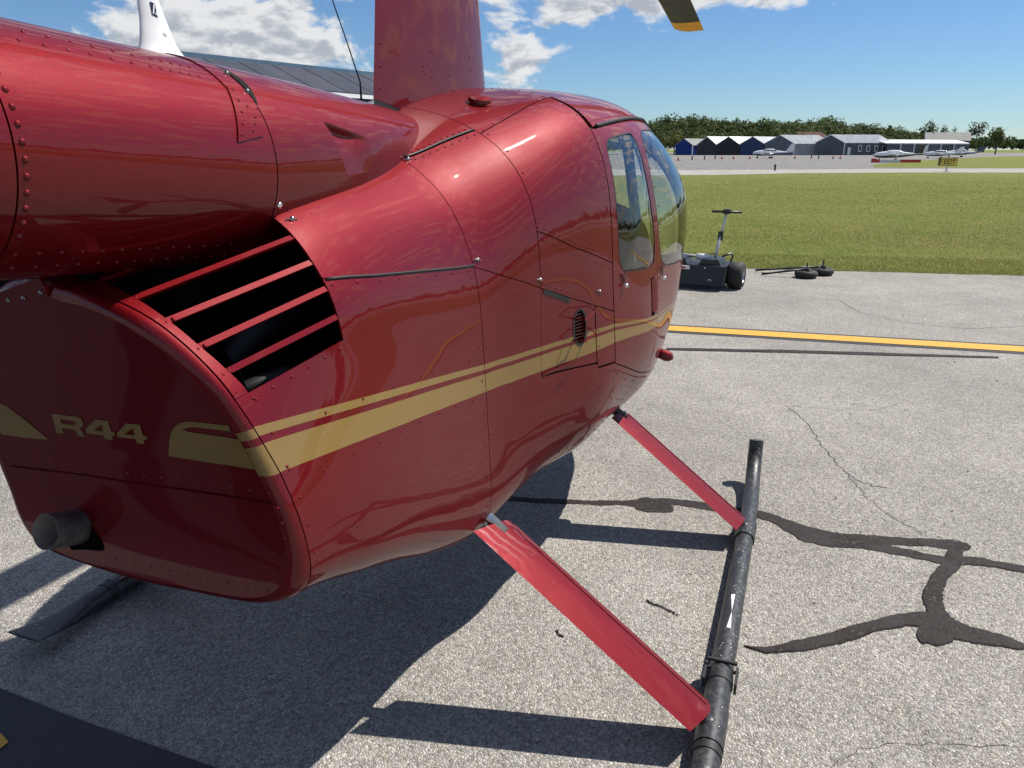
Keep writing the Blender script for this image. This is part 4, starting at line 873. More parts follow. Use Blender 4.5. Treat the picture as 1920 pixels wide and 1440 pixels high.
def tar():
    t = NT('crack_sealer'); w = t.wpos(); n = t.noise(130, 4, .65, w); b = t.noise(7, 4, .6, w)
    v_ = t.node('ShaderNodeTexVoronoi', {'Scale': 112.}); t.L.new(w, v_.inputs['Vector']); h_ = t.node('ShaderNodeSeparateColor'); t.L.new(v_.outputs['Color'], h_.inputs[0]); thin_ = t.math('MULTIPLY', t.math('GREATER_THAN', h_.outputs[0], .93), t.ramp(b, .45, .65))
    t.put(t.b.inputs['Base Color'], t.mix(thin_, t.mix(t.ramp(n, .35, .75), c4((.016, .0125, .0115)), c4((.044, .035, .031))), c4((.075, .066, .060))))
    t.put(t.b.inputs['Roughness'], t.ramp(b, .3, .7, .6, .85)); t.b.inputs['Specular IOR Level'].default_value = .22; t.put(t.b.inputs['Normal'], t.bump(n, .5, .006)); return t.m
M['tar'] = tar()
def line_mat(name, col, wear=.5):
    t = NT(name); w = t.wpos(); n = t.noise(60, 6, .7, w); v = t.node('ShaderNodeTexVoronoi', {'Scale': 92.}); t.L.new(w, v.inputs['Vector']); hs = t.node('ShaderNodeSeparateColor'); t.L.new(v.outputs['Color'], hs.inputs[0])
    k = t.ramp(t.math('ADD', n, t.math('MULTIPLY', hs.outputs[0], .25)), .55, .85)
    t.put(t.b.inputs['Base Color'], t.mix(t.math('MULTIPLY', k, wear), c4(col), c4([x*.45+.02 for x in col]))); t.b.inputs['Roughness'].default_value = .75
    t.put(t.b.inputs['Normal'], t.bump(hs.outputs[1], .4, .006)); return t.m
M['yellowline'] = line_mat('yellow_line_paint', (.62, .33, .035)); M['blackline'] = line_mat('black_border_paint', (.026, .028, .034), .9)
def grass_ground():
    t = NT('lawn_soil'); w = t.wpos(); a = t.noise(.35, 5, .6, w); b = t.noise(2.6, 6, .65, w); mp = t.node('ShaderNodeMapping'); mp.inputs[3].default_value = (5, 30, 20); t.L.new(w, mp.inputs[0]); c = t.noise(3, 5, .7, mp.outputs[0])
    col = t.mix(t.ramp(a, .3, .7), c4((.125, .160, .032)), c4((.185, .185, .054)))
    col = t.mix(t.ramp(b, .42, .72, 0, .6), col, c4((.25, .225, .08))); col = t.mix(t.ramp(c, .45, .8, 0, .75), col, c4((.085, .110, .022)))
    t.put(t.b.inputs['Base Color'], col); t.b.inputs['Roughness'].default_value = .95; t.b.inputs['Specular IOR Level'].default_value = .1
    t.put(t.b.inputs['Normal'], t.bump(t.noise(45, 4, .7, w), .8, .05)); return t.m
M['lawn'] = grass_ground()
def sheet(name, poly, z, mat):
    return struct(name, [(x_, y_, z) for x_, y_ in poly], [tuple(range(len(poly)))], mat)
sheet('apron_ground', [(-900, -900), (2600, -900), (2600, 900), (-900, 900)], 0, 'asphalt')
# grass edge of the apron runs from (11.0,-.4) to (11.66,-4): slope -.19 m per m of y
gx = lambda y: 10.915-.188*y
def zig(ys, f, j, rs): r_ = np.random.default_rng(rs); return [(f(y)+r_.uniform(-j, j), y) for y in ys]
near = zig(np.linspace(-60, 60, 1400), gx, .035, 3)
far = [(60.5, 60), (58.9, 10), (56.5, 2.7), (57.8, -.55), (61.9, -7.6), (64.9, -15.5), (70, -60)]
sheet('grass_ground', near+far, .004, 'lawn')
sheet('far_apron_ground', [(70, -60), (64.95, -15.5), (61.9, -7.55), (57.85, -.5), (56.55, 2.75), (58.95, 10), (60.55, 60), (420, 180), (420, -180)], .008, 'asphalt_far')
sheet('taxiway', [(70.1, -60), (65.0, -15.5), (62.0, -7.6), (57.9, -.55), (52.2, 4.2), (47.4, 12), (52, 60), (66, 60), (63, 8.2), (68.5, -.4), (72.7, -6.3), (79.4, -18.6), (92, -60)], .012, 'concrete')
sheet('grass_ground', [(79.0, -6.6), (79.5, -18.6), (90, -60), (300, -230), (245, -62), (202, -39), (124, -14), (93, -7.6)], .016, 'lawn')
sheet('grass_ground', [(430, -180), (430, 200), (2400, 880), (2400, -880)], .004, 'lawn')
sheet('grass_ground', [(-850, -880), (-850, -70), (3, -70), (60, -95), (430, -240), (2400, -890)], .008, 'lawn')
# yellow taxi line with black borders
def strip(name, a, b, w0, w1, z, mat):
    a, b = np.array(a, float), np.array(b, float); d = (b-a)/np.linalg.norm(b-a); n = np.array([-d[1], d[0]]); sheet(name, [tuple(a+n*w0), tuple(b+n*w0), tuple(b+n*w1), tuple(a+n*w1)], z, mat)
A_, B_ = (6.0, 9.0), (7.76, -9.0)
strip('line_border', A_, B_, -.165, .165, .004, 'blackline'); strip('yellow_line', A_, B_, -.10, .10, .008, 'yellowline')
sheet('dark_band_widened', [(1.24, 7), (1.235, 2.2), (1.232, 1.01), (1.222, .70), (1.222, .17), (1.225, -.8), (-7, -.8), (-7, 7)], .004, 'blackline')  # real band in front; unseen rest widened to darken the plate's reflection
sheet('yellow_line', [(1.098, .90), (1.098, .815), (1.083, .765), (1.060, .762), (1.040, .80), (1.03, .90)], .008, 'yellowline')
TAR = [[(2.971, 0.19, 3.014, 0.207), (3.002, 0.037, 3.05, 0.054), (3.035, -0.114, 3.084, -0.098), (3.074, -0.261, 3.122, -0.247), (3.117, -0.405, 3.166, -0.392), (3.157, -0.523, 3.217, -0.51), (3.162, -0.597, 3.245, -0.582)], [(3.181, -0.563, 3.203, -0.56), (3.134, -0.592, 3.256, -0.571), (3.129, -0.639, 3.285, -0.615), (3.146, -0.696, 3.279, -0.682), (3.162, -0.736, 3.238, -0.735), (3.178, -0.749, 3.198, -0.751)], [(3.225, -0.585, 3.259, -0.579), (3.238, -0.658, 3.29, -0.65), (3.25, -0.78, 3.324, -0.773), (3.253, -0.902, 3.332, -0.897), (3.255, -0.997, 3.334, -0.995), (3.26, -1.067, 3.338, -1.068), (3.236, -1.158, 3.323, -1.166), (3.167, -1.247, 3.28, -1.264), (3.101, -1.313, 3.254, -1.332), (3.093, -1.424, 3.234, -1.435), (3.127, -1.551, 3.258, -1.563), (3.143, -1.593, 3.254, -1.605)], [(3.162, -1.555, 3.252, -1.561), (3.221, -1.723, 3.293, -1.731), (3.247, -1.826, 3.329, -1.839), (3.249, -1.904, 3.352, -1.924), (3.262, -1.949, 3.333, -1.965), (3.286, -1.97, 3.311, -1.976)], [(3.127, -1.551, 3.197, -1.56), (3.117, -1.71, 3.19, -1.723), (3.106, -1.825, 3.173, -1.84), (3.105, -1.892, 3.171, -1.907)], [(3.342, -1.922, 3.294, -1.951), (3.246, -1.877, 3.191, -1.919), (3.171, -1.854, 3.142, -1.9), (3.121, -1.85, 3.114, -1.886)], [(3.099, -1.865, 3.193, -1.879), (3.142, -1.965, 3.218, -1.98), (3.147, -2.039, 3.209, -2.055), (3.148, -2.131, 3.209, -2.148), (3.153, -2.257, 3.209, -2.274)], [(3.184, -1.893, 3.103, -1.907), (3.075, -1.817, 2.998, -1.85), (2.928, -1.763, 2.901, -1.82), (2.794, -1.734, 2.827, -1.805), (2.679, -1.735, 2.764, -1.805), (2.592, -1.758, 2.717, -1.818), (2.566, -1.812, 2.684, -1.848), (2.572, -1.88, 2.669, -1.906), (2.579, -1.944, 2.66, -1.969), (2.588, -2.002, 2.635, -2.017), (2.605, -2.022, 2.618, -2.027)], [(2.686, -1.811, 2.552, -1.797), (2.662, -1.749, 2.51, -1.736), (2.618, -1.703, 2.506, -1.694), (2.566, -1.687, 2.546, -1.685)], [(2.714, -1.801, 2.593, -1.768), (2.715, -1.745, 2.614, -1.726), (2.683, -1.667, 2.591, -1.662), (2.613, -1.571, 2.531, -1.575), (2.53, -1.479, 2.453, -1.488), (2.434, -1.375, 2.362, -1.384), (2.354, -1.275, 2.297, -1.282), (2.296, -1.195, 2.261, -1.196), (2.281, -1.136, 2.272, -1.135)], [(6.088, -0.216, 6.158, -0.205), (6.203, -0.636, 6.292, -0.627), (6.386, -1.256, 6.477, -1.255), (6.59, -2.064, 6.682, -2.074), (6.781, -2.743, 6.837, -2.754)]]
def ribbon_ground(name, rb, z, rs):
    """crack sealer poured along a crack: ragged edges"""
    rb = np.array(rb); n = 14*len(rb); t = np.linspace(0, len(rb)-1, n); q = pchip(np.arange(len(rb)), rb, t); r_ = np.random.default_rng(rs)
    def rag(): a = r_.normal(0, 1, n); return np.convolve(a, np.ones(3)/3, 'same')*.0030+np.convolve(r_.normal(0, 1, n+8), np.ones(9)/9, 'valid')*.007
    d = q[:, 2:]-q[:, :2]; wd = np.linalg.norm(d, axis=1)[:, None]+1e-6; u = d/wd; k = np.minimum(1, wd/.05)
    L_ = q[:, :2]-u*rag()[:, None]*k; Rr = q[:, 2:]+u*rag()[:, None]*k
    L2 = L_+u*np.minimum(.006, wd*.3); R2 = Rr-u*np.minimum(.006, wd*.3)
    v = np.concatenate([np.column_stack([L_, 0*t+.0008]), np.column_stack([L2, 0*t+z]), np.column_stack([R2, 0*t+z]), np.column_stack([Rr, 0*t+.0008])]); f = []
    for a in range(3): f += [(a*n+i, a*n+i+1, (a+1)*n+i+1, (a+1)*n+i) for i in range(n-1)]
    return v, f
mb = MB(); mb2 = MB()
for i, rb in enumerate(TAR): (mb2 if i == len(TAR)-1 else mb).add(*ribbon_ground('', rb, .0025+.0004*i, i))
o = mb.build('crack_sealer', 'tar', None, False); o['kind'] = 'structure'; o = mb2.build('crack_sealer', 'tar', None, False); o['kind'] = 'structure'
def thin(pts, w, z=.0012):
    p = np.array(pts, float); t = np.linspace(0, len(p)-1, 12*len(p)); q = pchip(np.arange(len(p)), p, t)+rng.normal(0, .002 if z > .002 else .006, (len(t), 2)); T = np.gradient(q, axis=0); T /= np.linalg.norm(T, axis=1)[:, None]; n = np.column_stack([-T[:, 1], T[:, 0]])*(w*rng.uniform(.3, 1., (len(t), 1)))
    m = len(t); return np.concatenate([np.column_stack([q-n, 0*t+z]), np.column_stack([q+n, 0*t+z])]), [(i, i+1, m+i+1, m+i) for i in range(m-1)]
mb = MB()
for pts, w in (([(4.95, -1.19), (4.68, -1.31), (4.26, -1.41), (3.98, -1.5), (3.84, -1.59), (3.81, -1.69)], .0035), ([(3.98, -1.5), (3.6, -1.62), (3.35, -1.8)], .002), ([(5.3, -1.9), (5.05, -1.7), (4.95, -1.19)], .002), ([(9.0, -1.6), (8.2, -1.9), (7.9, -2.6), (8.3, -3.4)], .005), ([(1.6, -1.3), (1.9, -1.45), (2.1, -1.9)], .0012)): mb.add(*thin(pts, w))
o = mb.build('hairline_cracks', 'tar', None, False); o['kind'] = 'structure'
mb = MB(); mb.add(*thin([(2.425, -.775), (2.41, -.80), (2.405, -.83), (2.385, -.87), (2.37, -.90)], .006, .004)); 
tag(mb.build('tar_scrap', 'tar', None, False), 'thin dark twig-like scrap of sealer lying on asphalt between the two skid struts', 'debris')
mb = MB(); mb.add(*thin([(2.13, -.52), (2.11, -.535), (2.105, -.55)], .005, .004)); tag(mb.build('tar_scrap', 'tar', None, False), 'tiny dark scrap of sealer on asphalt just below the nearer red strut', 'debris')
mb = MB()
for k in range(900):
    x_, y_ = rng.uniform(1.2, 9), rng.uniform(-3.2, 2.5); s = rng.uniform(.0015, .0045); c = rng.normal(0, 1, (4, 3))*s; mb.add(c+np.array([x_, y_, s*.7]), [(0, 1, 2), (0, 2, 3), (0, 3, 1), (1, 3, 2)])
o = mb.build('loose_grit', plain('grit', (.30, .28, .25), .9), None, False); o['kind'] = 'stuff'
# grass blades: dense near the apron edge, coarser tufts farther out
def blades(n, fx, fy, h0, h1, wd, rs):
    r_ = np.random.default_rng(rs); y = fy(r_.random(n)); x = fx(r_.random(n), y); h = r_.uniform(h0, h1, n)*(1+.5*(r_.random(n) > .93)); a = r_.uniform(0, 2*np.pi, n); ln = r_.uniform(.1, .8, n)*h; b = r_.uniform(0, 2*np.pi, n)
    dx, dy = np.cos(a)*wd*r_.uniform(.6, 1.4, n), np.sin(a)*wd; tx, ty = np.cos(b)*ln, np.sin(b)*ln; z0 = 0*x+.003
    v = np.stack([np.stack([x-dx, y-dy, z0], 1), np.stack([x+dx, y+dy, z0], 1), np.stack([x+tx*.4+dx*.6, y+ty*.4+dy*.6, h*.62], 1), np.stack([x+tx, y+ty, h], 1)], 1).reshape(-1, 3)
    f = np.arange(n)[:, None]*4; return v, np.concatenate([np.hstack([f, f+1, f+2]), np.hstack([f, f+2, f+3])])
def grass_mat():
    t = NT('grass_blade'); w = t.wpos(); a = t.noise(.45, 4, .6, w); b = t.noise(90, 2, .5, w); c = t.noise(2.0, 5, .65, w)
    col = t.mix(t.ramp(a, .38, .62), c4((.160, .215, .042)), c4((.255, .255, .075))); col = t.mix(t.ramp(b, .3, .7), col, c4((.29, .265, .085))); col = t.mix(t.ramp(c, .5, .75, 0, .6), col, c4((.285, .25, .095)))
    t.put(t.b.inputs['Base Color'], col); t.b.inputs['Roughness'].default_value = .8; t.b.inputs['Specular IOR Level'].default_value = .15
    tl = t.node('ShaderNodeBsdfTranslucent'); t.L.new(col, tl.inputs[0]); mx = t.node('ShaderNodeMixShader', {0: .3}); t.L.new(t.b.outputs[0], mx.inputs[1]); t.L.new(tl.outputs[0], mx.inputs[2]); t.L.new(mx.outputs[0], t.N['Material Output'].inputs['Surface']); return t.m
M['grass'] = grass_mat()
V, F = [], []; off = 0
fd_ = lambda u, a, b: a+(b-a)*u
rg = np.random.default_rng(5)
for args in ((30000, lambda u, y: gx(y)-.03+1.6*u**1.3, lambda u: -5.2+9.5*u, .015, .042, .0026, 1), (60000, lambda u, y: gx(y)+.6+9*rg.triangular(0, .35, 1, len(u)), lambda u: -8+15*u, .012, .034, .0038, 2), (60000, lambda u, y: gx(y)+2+26*rg.triangular(0, .4, 1, len(u)), lambda u: -11+22*u, .014, .034, .0055, 3), (50000, lambda u, y: gx(y)+8+36*rg.triangular(0, .5, 1, len(u)), lambda u: -18+36*u, .016, .034, .010, 4)):
    v, f = blades(*args); V.append(v); F.append(f+off); off += len(v)
V = np.concatenate(V); F = np.concatenate(F); me = bpy.data.meshes.new('grass'); me.vertices.add(len(V)); me.vertices.foreach_set('co', V.astype(np.float32).ravel()); me.loops.add(F.size); me.loops.foreach_set('vertex_index', F.astype(np.int32).ravel()); me.polygons.add(len(F)); me.polygons.foreach_set('loop_start', np.arange(0, F.size, 3, dtype=np.int32)); me.update(); me.validate(); me.materials.append(M['grass'])
o = bpy.data.objects.new('grass', me); COL.objects.link(o); o['kind'] = 'stuff'

# ------------------------------------------------------------------ far side of the field: hangars, woods, aircraft
def metal(name, col, ribs=2.2, rough=.55): 
    t = NT(name); p = t.pos(); n = t.noise(.6, 5, .6, p); sp = t.node('ShaderNodeSeparateXYZ'); t.L.new(p, sp.inputs[0])
    t.put(t.b.inputs['Base Color'], t.mix(t.ramp(n, .3, .7), c4([x*.86 for x in col]), c4([min(.95, x*1.12) for x in col]))); t.b.inputs['Roughness'].default_value = max(rough, .5); t.b.inputs['Specular IOR Level'].default_value = .15; return t.m
WALLS = {'blue': metal('blue_cladding', (.014, .040, .20)), 'charcoal': metal('charcoal_cladding', (.045, .045, .054)), 'black': metal('black_cladding', (.032, .033, .040)), 'navy': metal('navy_cladding', (.034, .056, .125)), 'slate': metal('slate_cladding', (.11, .135, .165)), 'grey': metal('grey_cladding', (.088, .108, .122)), 'palegrey': metal('pale_cladding', (.26, .285, .31))}
ROOFS = {'grey': metal('grey_roof', (.20, .21, .215)), 'white': metal('white_roof', (.84, .86, .86)), 'pale': metal('pale_roof', (.40, .43, .45)), 'rust': metal('rusty_roof', (.26, .14, .12)), 'shed': metal('shed_roof', (.13, .14, .14))}
M['trimwhite'] = plain('white_trim', (.66, .67, .68), .5); M['winglass'] = plain('dark_window', (.02, .025, .03), .1)
def hangar(name, label, f0, f1, axis, L, eave, ridge, wall, roof, side=None, over=.25):
    """gabled hangar: front gable from f0 (left) to f1 (right), ridge running back along axis (degrees from +X)"""
    f0, f1 = np.array(f0, float), np.array(f1, float); d = np.array([math.cos(R(axis)), math.sin(R(axis))])*L; m = (f0+f1)/2
    t = thing(name, label, 'hangar', (m[0], m[1], 0), 0, None); o = lambda p, z: (p[0]-m[0], p[1]-m[1], z)
    v = [o(f0, 0), o(f1, 0), o(f1, eave), o(m, ridge), o(f0, eave)]; obj('gable_wall', v, [(0, 1, 2, 3, 4)], WALLS[wall], t, False); obj('gable_wall', [o(np.array(q[:2])+m+d, q[2]) for q in v], [(4, 3, 2, 1, 0)], WALLS[wall], t, False)
    obj('side_wall', [o(f1, 0), o(f1+d, 0), o(f1+d, eave), o(f1, eave)], [(0, 1, 2, 3)], WALLS[side or wall], t, False); obj('side_wall', [o(f0, 0), o(f0+d, 0), o(f0+d, eave), o(f0, eave)], [(3, 2, 1, 0)], WALLS[side or wall], t, False)
    u = d/L; w = (f1-f0)/np.linalg.norm(f1-f0); sl = (ridge-eave)/(np.linalg.norm(f1-f0)/2)
    for s_, e in ((1, f1), (-1, f0)):
        q = [o(m-u*over, ridge+.12), o(e+w*s_*over-u*over, eave+.12-sl*over), o(e+w*s_*over+d+u*over, eave+.12-sl*over), o(m+d+u*over, ridge+.12)]
        obj('roof', q+[(a, b, c-.1) for a, b, c in q], [(0, 1, 2, 3), (7, 6, 5, 4), (0, 4, 5, 1), (1, 5, 6, 2), (2, 6, 7, 3), (3, 7, 4, 0)], ROOFS[roof], t, False)
    mb = MB(); k = np.linalg.norm(f1-f0)*.36
    c_ = m-u*.06; q = [o(c_-w*k, .05), o(c_+w*k, .05), o(c_+w*k, eave*.93), o(c_-w*k, eave*.93)]; 
    obj('hangar_door', [(a, b, z) for a, b, z in q]+[(a+u[0]*.05, b+u[1]*.05, z) for a, b, z in q], [(0, 1, 2, 3), (0, 4, 5, 1), (1, 5, 6, 2), (2, 6, 7, 3), (3, 7, 4, 0)], WALLS[wall], t, False)
    return t, o, u, w
def corner_post(t, o, p, eave): 
    a = np.array(o(p, 0)); mb = MB(); mb.box((-.14, -.14, 0), (.14, .14, eave), None, a); mb.build('corner_trim', 'trimwhite', t)
h, o, u, w = hangar('hangar', 'small bright blue hangar with grey roof at the left end of the row', (225.1, 35.3), (226.9, 30.75), -28, 9, 2.75, 4.45, 'blue', 'grey'); corner_post(h, o, np.array((226.85, 30.7))-u*.1, 2.6)
hangar('hangar', 'charcoal hangar with white roof next to the bright blue hangar', (227.4, 29.5), (229.3, 24.4), -32, 9, 2.9, 5.0, 'charcoal', 'white')
hangar('hangar', 'near black hangar with white roof between charcoal and navy hangars', (229.35, 24.3), (231.7, 18.2), -32, 10, 2.9, 5.0, 'black', 'white')
hangar('hangar', 'navy hangar with pale streaked roof behind the taxiing twin plane', (231.7, 18.0), (234.1, 11.7), -34, 12, 3.05, 5.0, 'navy', 'pale')
h, o, u, w = hangar('hangar', 'slate blue hangar with light grey side wall and pale roof in mid row', (233.6, 11.5), (235.9, 3.7), -52, 12.5, 3.15, 5.4, 'slate', 'pale', 'palegrey'); corner_post(h, o, np.array((235.85, 3.6))-u*.1, 3.0)
h, o, u, w = hangar('hangar', 'grey hangar with white roof, four white framed windows and white door', (238.6, -1.9), (241.8, -9.6), -58, 15, 3.4, 5.5, 'grey', 'white', 'grey'); corner_post(h, o, np.array((241.75, -9.7))-u*.1, 3.2)
e = np.array((241.8, -9.6)); nrm = np.array([-u[1], u[0]]); nrm = nrm if nrm @ np.array([-1, 0]) > 0 else -nrm
for k, x_ in enumerate((5.0, 7.6, 10.2, 12.6)):
    c_ = e+u*x_+nrm*.06; f = MB(); a_ = math.atan2(u[1], u[0]); f.box((-.55, -.05, .95), (.55, .05, 2.75), rotz(a_), o(c_, 0)); wf = f.build('window', 'trimwhite', h)
    f = MB(); f.box((-.33, -.10, 1.2), (.33, .10, 2.5), rotz(a_), o(c_, 0)); f.build('pane', 'winglass', wf)
f = MB(); f.box((-.45, -.06, .05), (.45, .06, 2.15), rotz(math.atan2(u[1], u[0])), o(e+u*1.6+nrm*.06, 0)); f.build('door', 'trimwhite', h)
# long low hangar on the right
t = thing('hangar', 'long low grey hangar with white eaves band and white posts behind parked planes', 'hangar', (255, -33, 0))
P0, P1 = np.array((246.2, -20.8)), np.array((266.3, -44.0)); uu = (P1-P0)/np.linalg.norm(P1-P0); LL = np.linalg.norm(P1-P0); nn_ = np.array([uu[1], -uu[0]]); nn_ = nn_ if nn_[0] > 0 else -nn_
org = np.array((255, -33.)); q = lambda s, d_, z: (*(P0+uu*s+nn_*d_-org), z)
for k in range(6): obj('wall_panel', [q(LL/6*k+.1, 0, 0), q(LL/6*(k+1)-.1, 0, 0), q(LL/6*(k+1)-.1, 0, 3.3), q(LL/6*k+.1, 0, 3.3)], [(0, 1, 2, 3)], WALLS['slate' if k % 2 else 'grey'], t, False)
for k in range(1, 6): mb = MB(); mb.box((-.16, -.16, 0), (.16, .16, 3.35), None, q(LL/6*k, -.1, 0)); mb.build('post', 'trimwhite', t)
obj('gable_wall', [q(LL, 0, 0), q(LL, 0, 3.3), q(LL, 4.6, 4.15), q(LL, 9.5, 3.2), q(LL, 9.5, 0)], [(0, 1, 2, 3, 4)], WALLS['palegrey'], t, False)
obj('gable_wall', [q(LL, 9.5, 0), q(LL, 9.5, 3.2), q(0, 9.5, 3.2), q(0, 9.5, 0)], [(0, 1, 2, 3)], WALLS['grey'], t, False)
for a, b in (((-.4, 3.35), (4.6, 4.3)), ((9.9, 3.25), (4.6, 4.3))):
    v = [q(-.5, a[0], a[1]), q(LL+.5, a[0], a[1]), q(LL+.5, b[0], b[1]), q(-.5, b[0], b[1])]; obj('roof', v+[(x_, y_, z-.3) for x_, y_, z in v], [(0, 1, 2, 3), (7, 6, 5, 4), (0, 4, 5, 1), (1, 5, 6, 2), (2, 6, 7, 3), (3, 7, 4, 0)], ROOFS['white'], t, False)
hangar('barn', 'low rusty red roofed building behind the pale hangar roof', (272, 9), (274, .5), -60, 9, 4.2, 6.9, 'grey', 'rust')
hd = hangar('house', 'grey roofed house rising behind the long low hangar', (297.5, -36.5), (303, -36.6), -70, 15, 4.5, 7.0, 'grey', 'shed')[0]; hd['category'] = 'house'
mb = MB(); mb.box((-.3, -.3, 5), (.3, .3, 7.3), None, (1.0, -2.5, 0)); mb.build('chimney', 'trimwhite', hd)

# trees
def leaf_mat(name, a, b):
    t = NT(name); w = t.wpos(); n = t.noise(.45, 4, .6, w); at_ = t.node('ShaderNodeAttribute', attribute_name='shade'); t.b.inputs['Subsurface Weight'].default_value = 0
    col = t.mix(at_.outputs['Fac'], c4(a), c4(b)); col = t.mix(t.ramp(n, .35, .7, 0, .5), col, c4([x*.6 for x in a]))
    t.put(t.b.inputs['Base Color'], col); t.b.inputs['Roughness'].default_value = .7; t.b.inputs['Specular IOR Level'].default_value = .2
    tl = t.node('ShaderNodeBsdfTranslucent'); t.L.new(col, tl.inputs[0]); mx = t.node('ShaderNodeMixShader', {0: .35}); t.L.new(t.b.outputs[0], mx.inputs[1]); t.L.new(tl.outputs[0], mx.inputs[2]); t.L.new(mx.outputs[0], t.N['Material Output'].inputs['Surface']); return t.m
M['leaf_dark'] = leaf_mat('dark_leaves', (.050, .078, .026), (.150, .185, .062)); M['leaf_light'] = leaf_mat('light_leaves', (.075, .098, .022), (.185, .20, .055)); M['leaf_grey'] = leaf_mat('sparse_leaves', (.045, .06, .025), (.10, .115, .05))
M['bark'] = plain('bark', (.09, .075, .06), .9)
def crown(c, rx, rz, n, s, r_, lobes=9):
    """clumps of small leaf faces over uneven lobes"""
    lc = r_.normal(0, 1, (lobes, 3)); lc /= np.linalg.norm(lc, axis=1)[:, None]; lc[:, 2] = np.abs(lc[:, 2])*.9-.25; lc *= r_.uniform(.35, .85, (lobes, 1)); lr = r_.uniform(.30, .55, lobes)
    k = r_.integers(0, lobes, n); d = r_.normal(0, 1, (n, 3)); d /= np.linalg.norm(d, axis=1)[:, None]; p = lc[k]+d*lr[k][:, None]*r_.uniform(.6, 1.05, (n, 1))
    sh = np.clip(.35+.5*r_.random(lobes)[k]+r_.normal(0, .16, n), 0, 1)
    p = p*np.array([rx, rx, rz])+np.array(c); nrm = d+r_.normal(0, .5, (n, 3)); nrm /= np.linalg.norm(nrm, axis=1)[:, None]; a = np.cross(nrm, r_.normal(0, 1, (n, 3))); a /= np.linalg.norm(a, axis=1)[:, None]; b = np.cross(nrm, a); q = s*r_.uniform(.6, 1.3, (n, 1))
    v = np.stack([p-a*q-b*q*.6, p+a*q-b*q*.6, p+a*q*.7+b*q*.7, p-a*q*.6+b*q*.8], 1).reshape(-1, 3); return v, sh
def leaf_obj(name, V, SH, mat, parent=None):
    f = np.arange(len(V)).reshape(-1, 4); me = bpy.data.meshes.new(name); me.vertices.add(len(V)); me.vertices.foreach_set('co', np.asarray(V, np.float32).ravel()); me.loops.add(f.size); me.loops.foreach_set('vertex_index', f.astype(np.int32).ravel()); me.polygons.add(len(f)); me.polygons.foreach_set('loop_start', np.arange(0, f.size, 4, dtype=np.int32)); me.update(); me.validate()
    at_ = me.attributes.new('shade', 'FLOAT', 'FACE'); at_.data.foreach_set('value', np.asarray(SH, np.float32)); me.materials.append(M[mat]); o = bpy.data.objects.new(name, me); COL.objects.link(o)
    if parent: o.parent = parent
    return o
PROF = [(16, 6.0), (11.97, 9.0), (11.24, 11.1), (10.33, 12.3), (9.4, 12.7), (8.48, 12.7), (7.39, 12.9), (6.29, 11.9), (4.49, 11.4), (3.1, 11.9), (1.71, 11.5), (1.0, 10.7), (-.32, 11.5), (-.98, 12.0), (-1.67, 10.8), (-3.0, 9.5), (-3.98, 8.9), (-5.26, 7.9), (-6.66, 7.5)]
pa = np.array(PROF[::-1]); r_ = np.random.default_rng(11); V, SH = [], []
for row, (dd, hs_) in enumerate(((262, 1.0), (272, 1.03), (258, .86), (254, .70), (251, .5))):
    for a in np.arange(-6.6, 16, .46):
        a2 = a+r_.uniform(-.25, .25); d = dd+r_.uniform(-3, 3)+np.interp(a2, [-6.6, -1, 2.5], [62, 46, 6]); H = np.interp(a2, pa[:, 0], pa[:, 1])*d/260*hs_*r_.uniform(.86, 1.04); x_, y_ = d*math.cos(R(a2)), -1.17+d*math.sin(R(a2)); rx = r_.uniform(3.4, 5.6)
        conifer = r_.random() < .10
        v, s = crown((x_, y_, H*.60), rx*(.45 if conifer else 1), H*.40*(1.1 if conifer else 1), 620, .30, r_, 12); V.append(v); SH.append(np.clip(s*r_.uniform(.55, 1.15), 0, 1)*(.55 if conifer else 1))
for a in list(np.arange(18, 150, 1.5))+list(np.arange(-150, -17, 1.4)):           # woods round the rest of the field
    d = r_.uniform(240, 300); H = r_.uniform(9, 14); v, s = crown((d*math.cos(R(a)), d*math.sin(R(a)), H*.5), r_.uniform(4.0, 6.0), H*.55, 130, .95, r_); V.append(v); SH.append(s)
o = leaf_obj('woods', np.concatenate(V), np.concatenate(SH), 'leaf_dark'); o['kind'] = 'stuff'
V, SH = [], []
for a in np.arange(-16, -8.5, .10): 
    d = r_.uniform(560, 620); H = 9.5+(a+9)*.25+r_.uniform(-1, 1); v, s = crown((d*math.cos(R(a)), d*math.sin(R(a)), H*.5), 4.5, H*.55, 60, .9, r_); V.append(v); SH.append(s*.3)
o = leaf_obj('far_woods', np.concatenate(V), np.concatenate(SH), 'leaf_dark'); o['kind'] = 'stuff'
def tree(label, x_, y_, H, rx, base, n, s, mat, seed, lobes=9, group=None):
    r_ = np.random.default_rng(seed); t = thing('tree', label, 'tree', (x_, y_, 0), 0, group)
    mb = MB(); k = np.linspace(0, 1, 7); b = r_.normal(0, .12, (7, 2)); b[0] = 0; mb.tube(np.column_stack([b, k*H*.88]), .22*(1-k*.85), 7)
    for _ in range(7):
        z = r_.uniform(base+.1, .8)*H; a = r_.uniform(0, 6.28); ln = rx*r_.uniform(.6, 1.0); mb.tube([(0, 0, z), (math.cos(a)*ln*.5, math.sin(a)*ln*.5, z+ln*.3), (math.cos(a)*ln, math.sin(a)*ln, z+ln*.75)], [.09, .05, .02], 5)
    mb.build('trunk', 'bark', t, True); v, sh = crown((0, 0, H*(base+1)/2), rx, H*(1-base)*.55, n, s, r_, lobes); leaf_obj('crown', v, sh, mat, t); return t
tree('light olive green bushy tree behind the bright blue hangar', 232, 36.8, 7.6, 3.0, .1, 800, .26, 'leaf_light', 1)
tree('smaller yellow green tree behind the charcoal hangar roof', 236, 31.4, 6.6, 2.6, .1, 700, .26, 'leaf_light', 2)
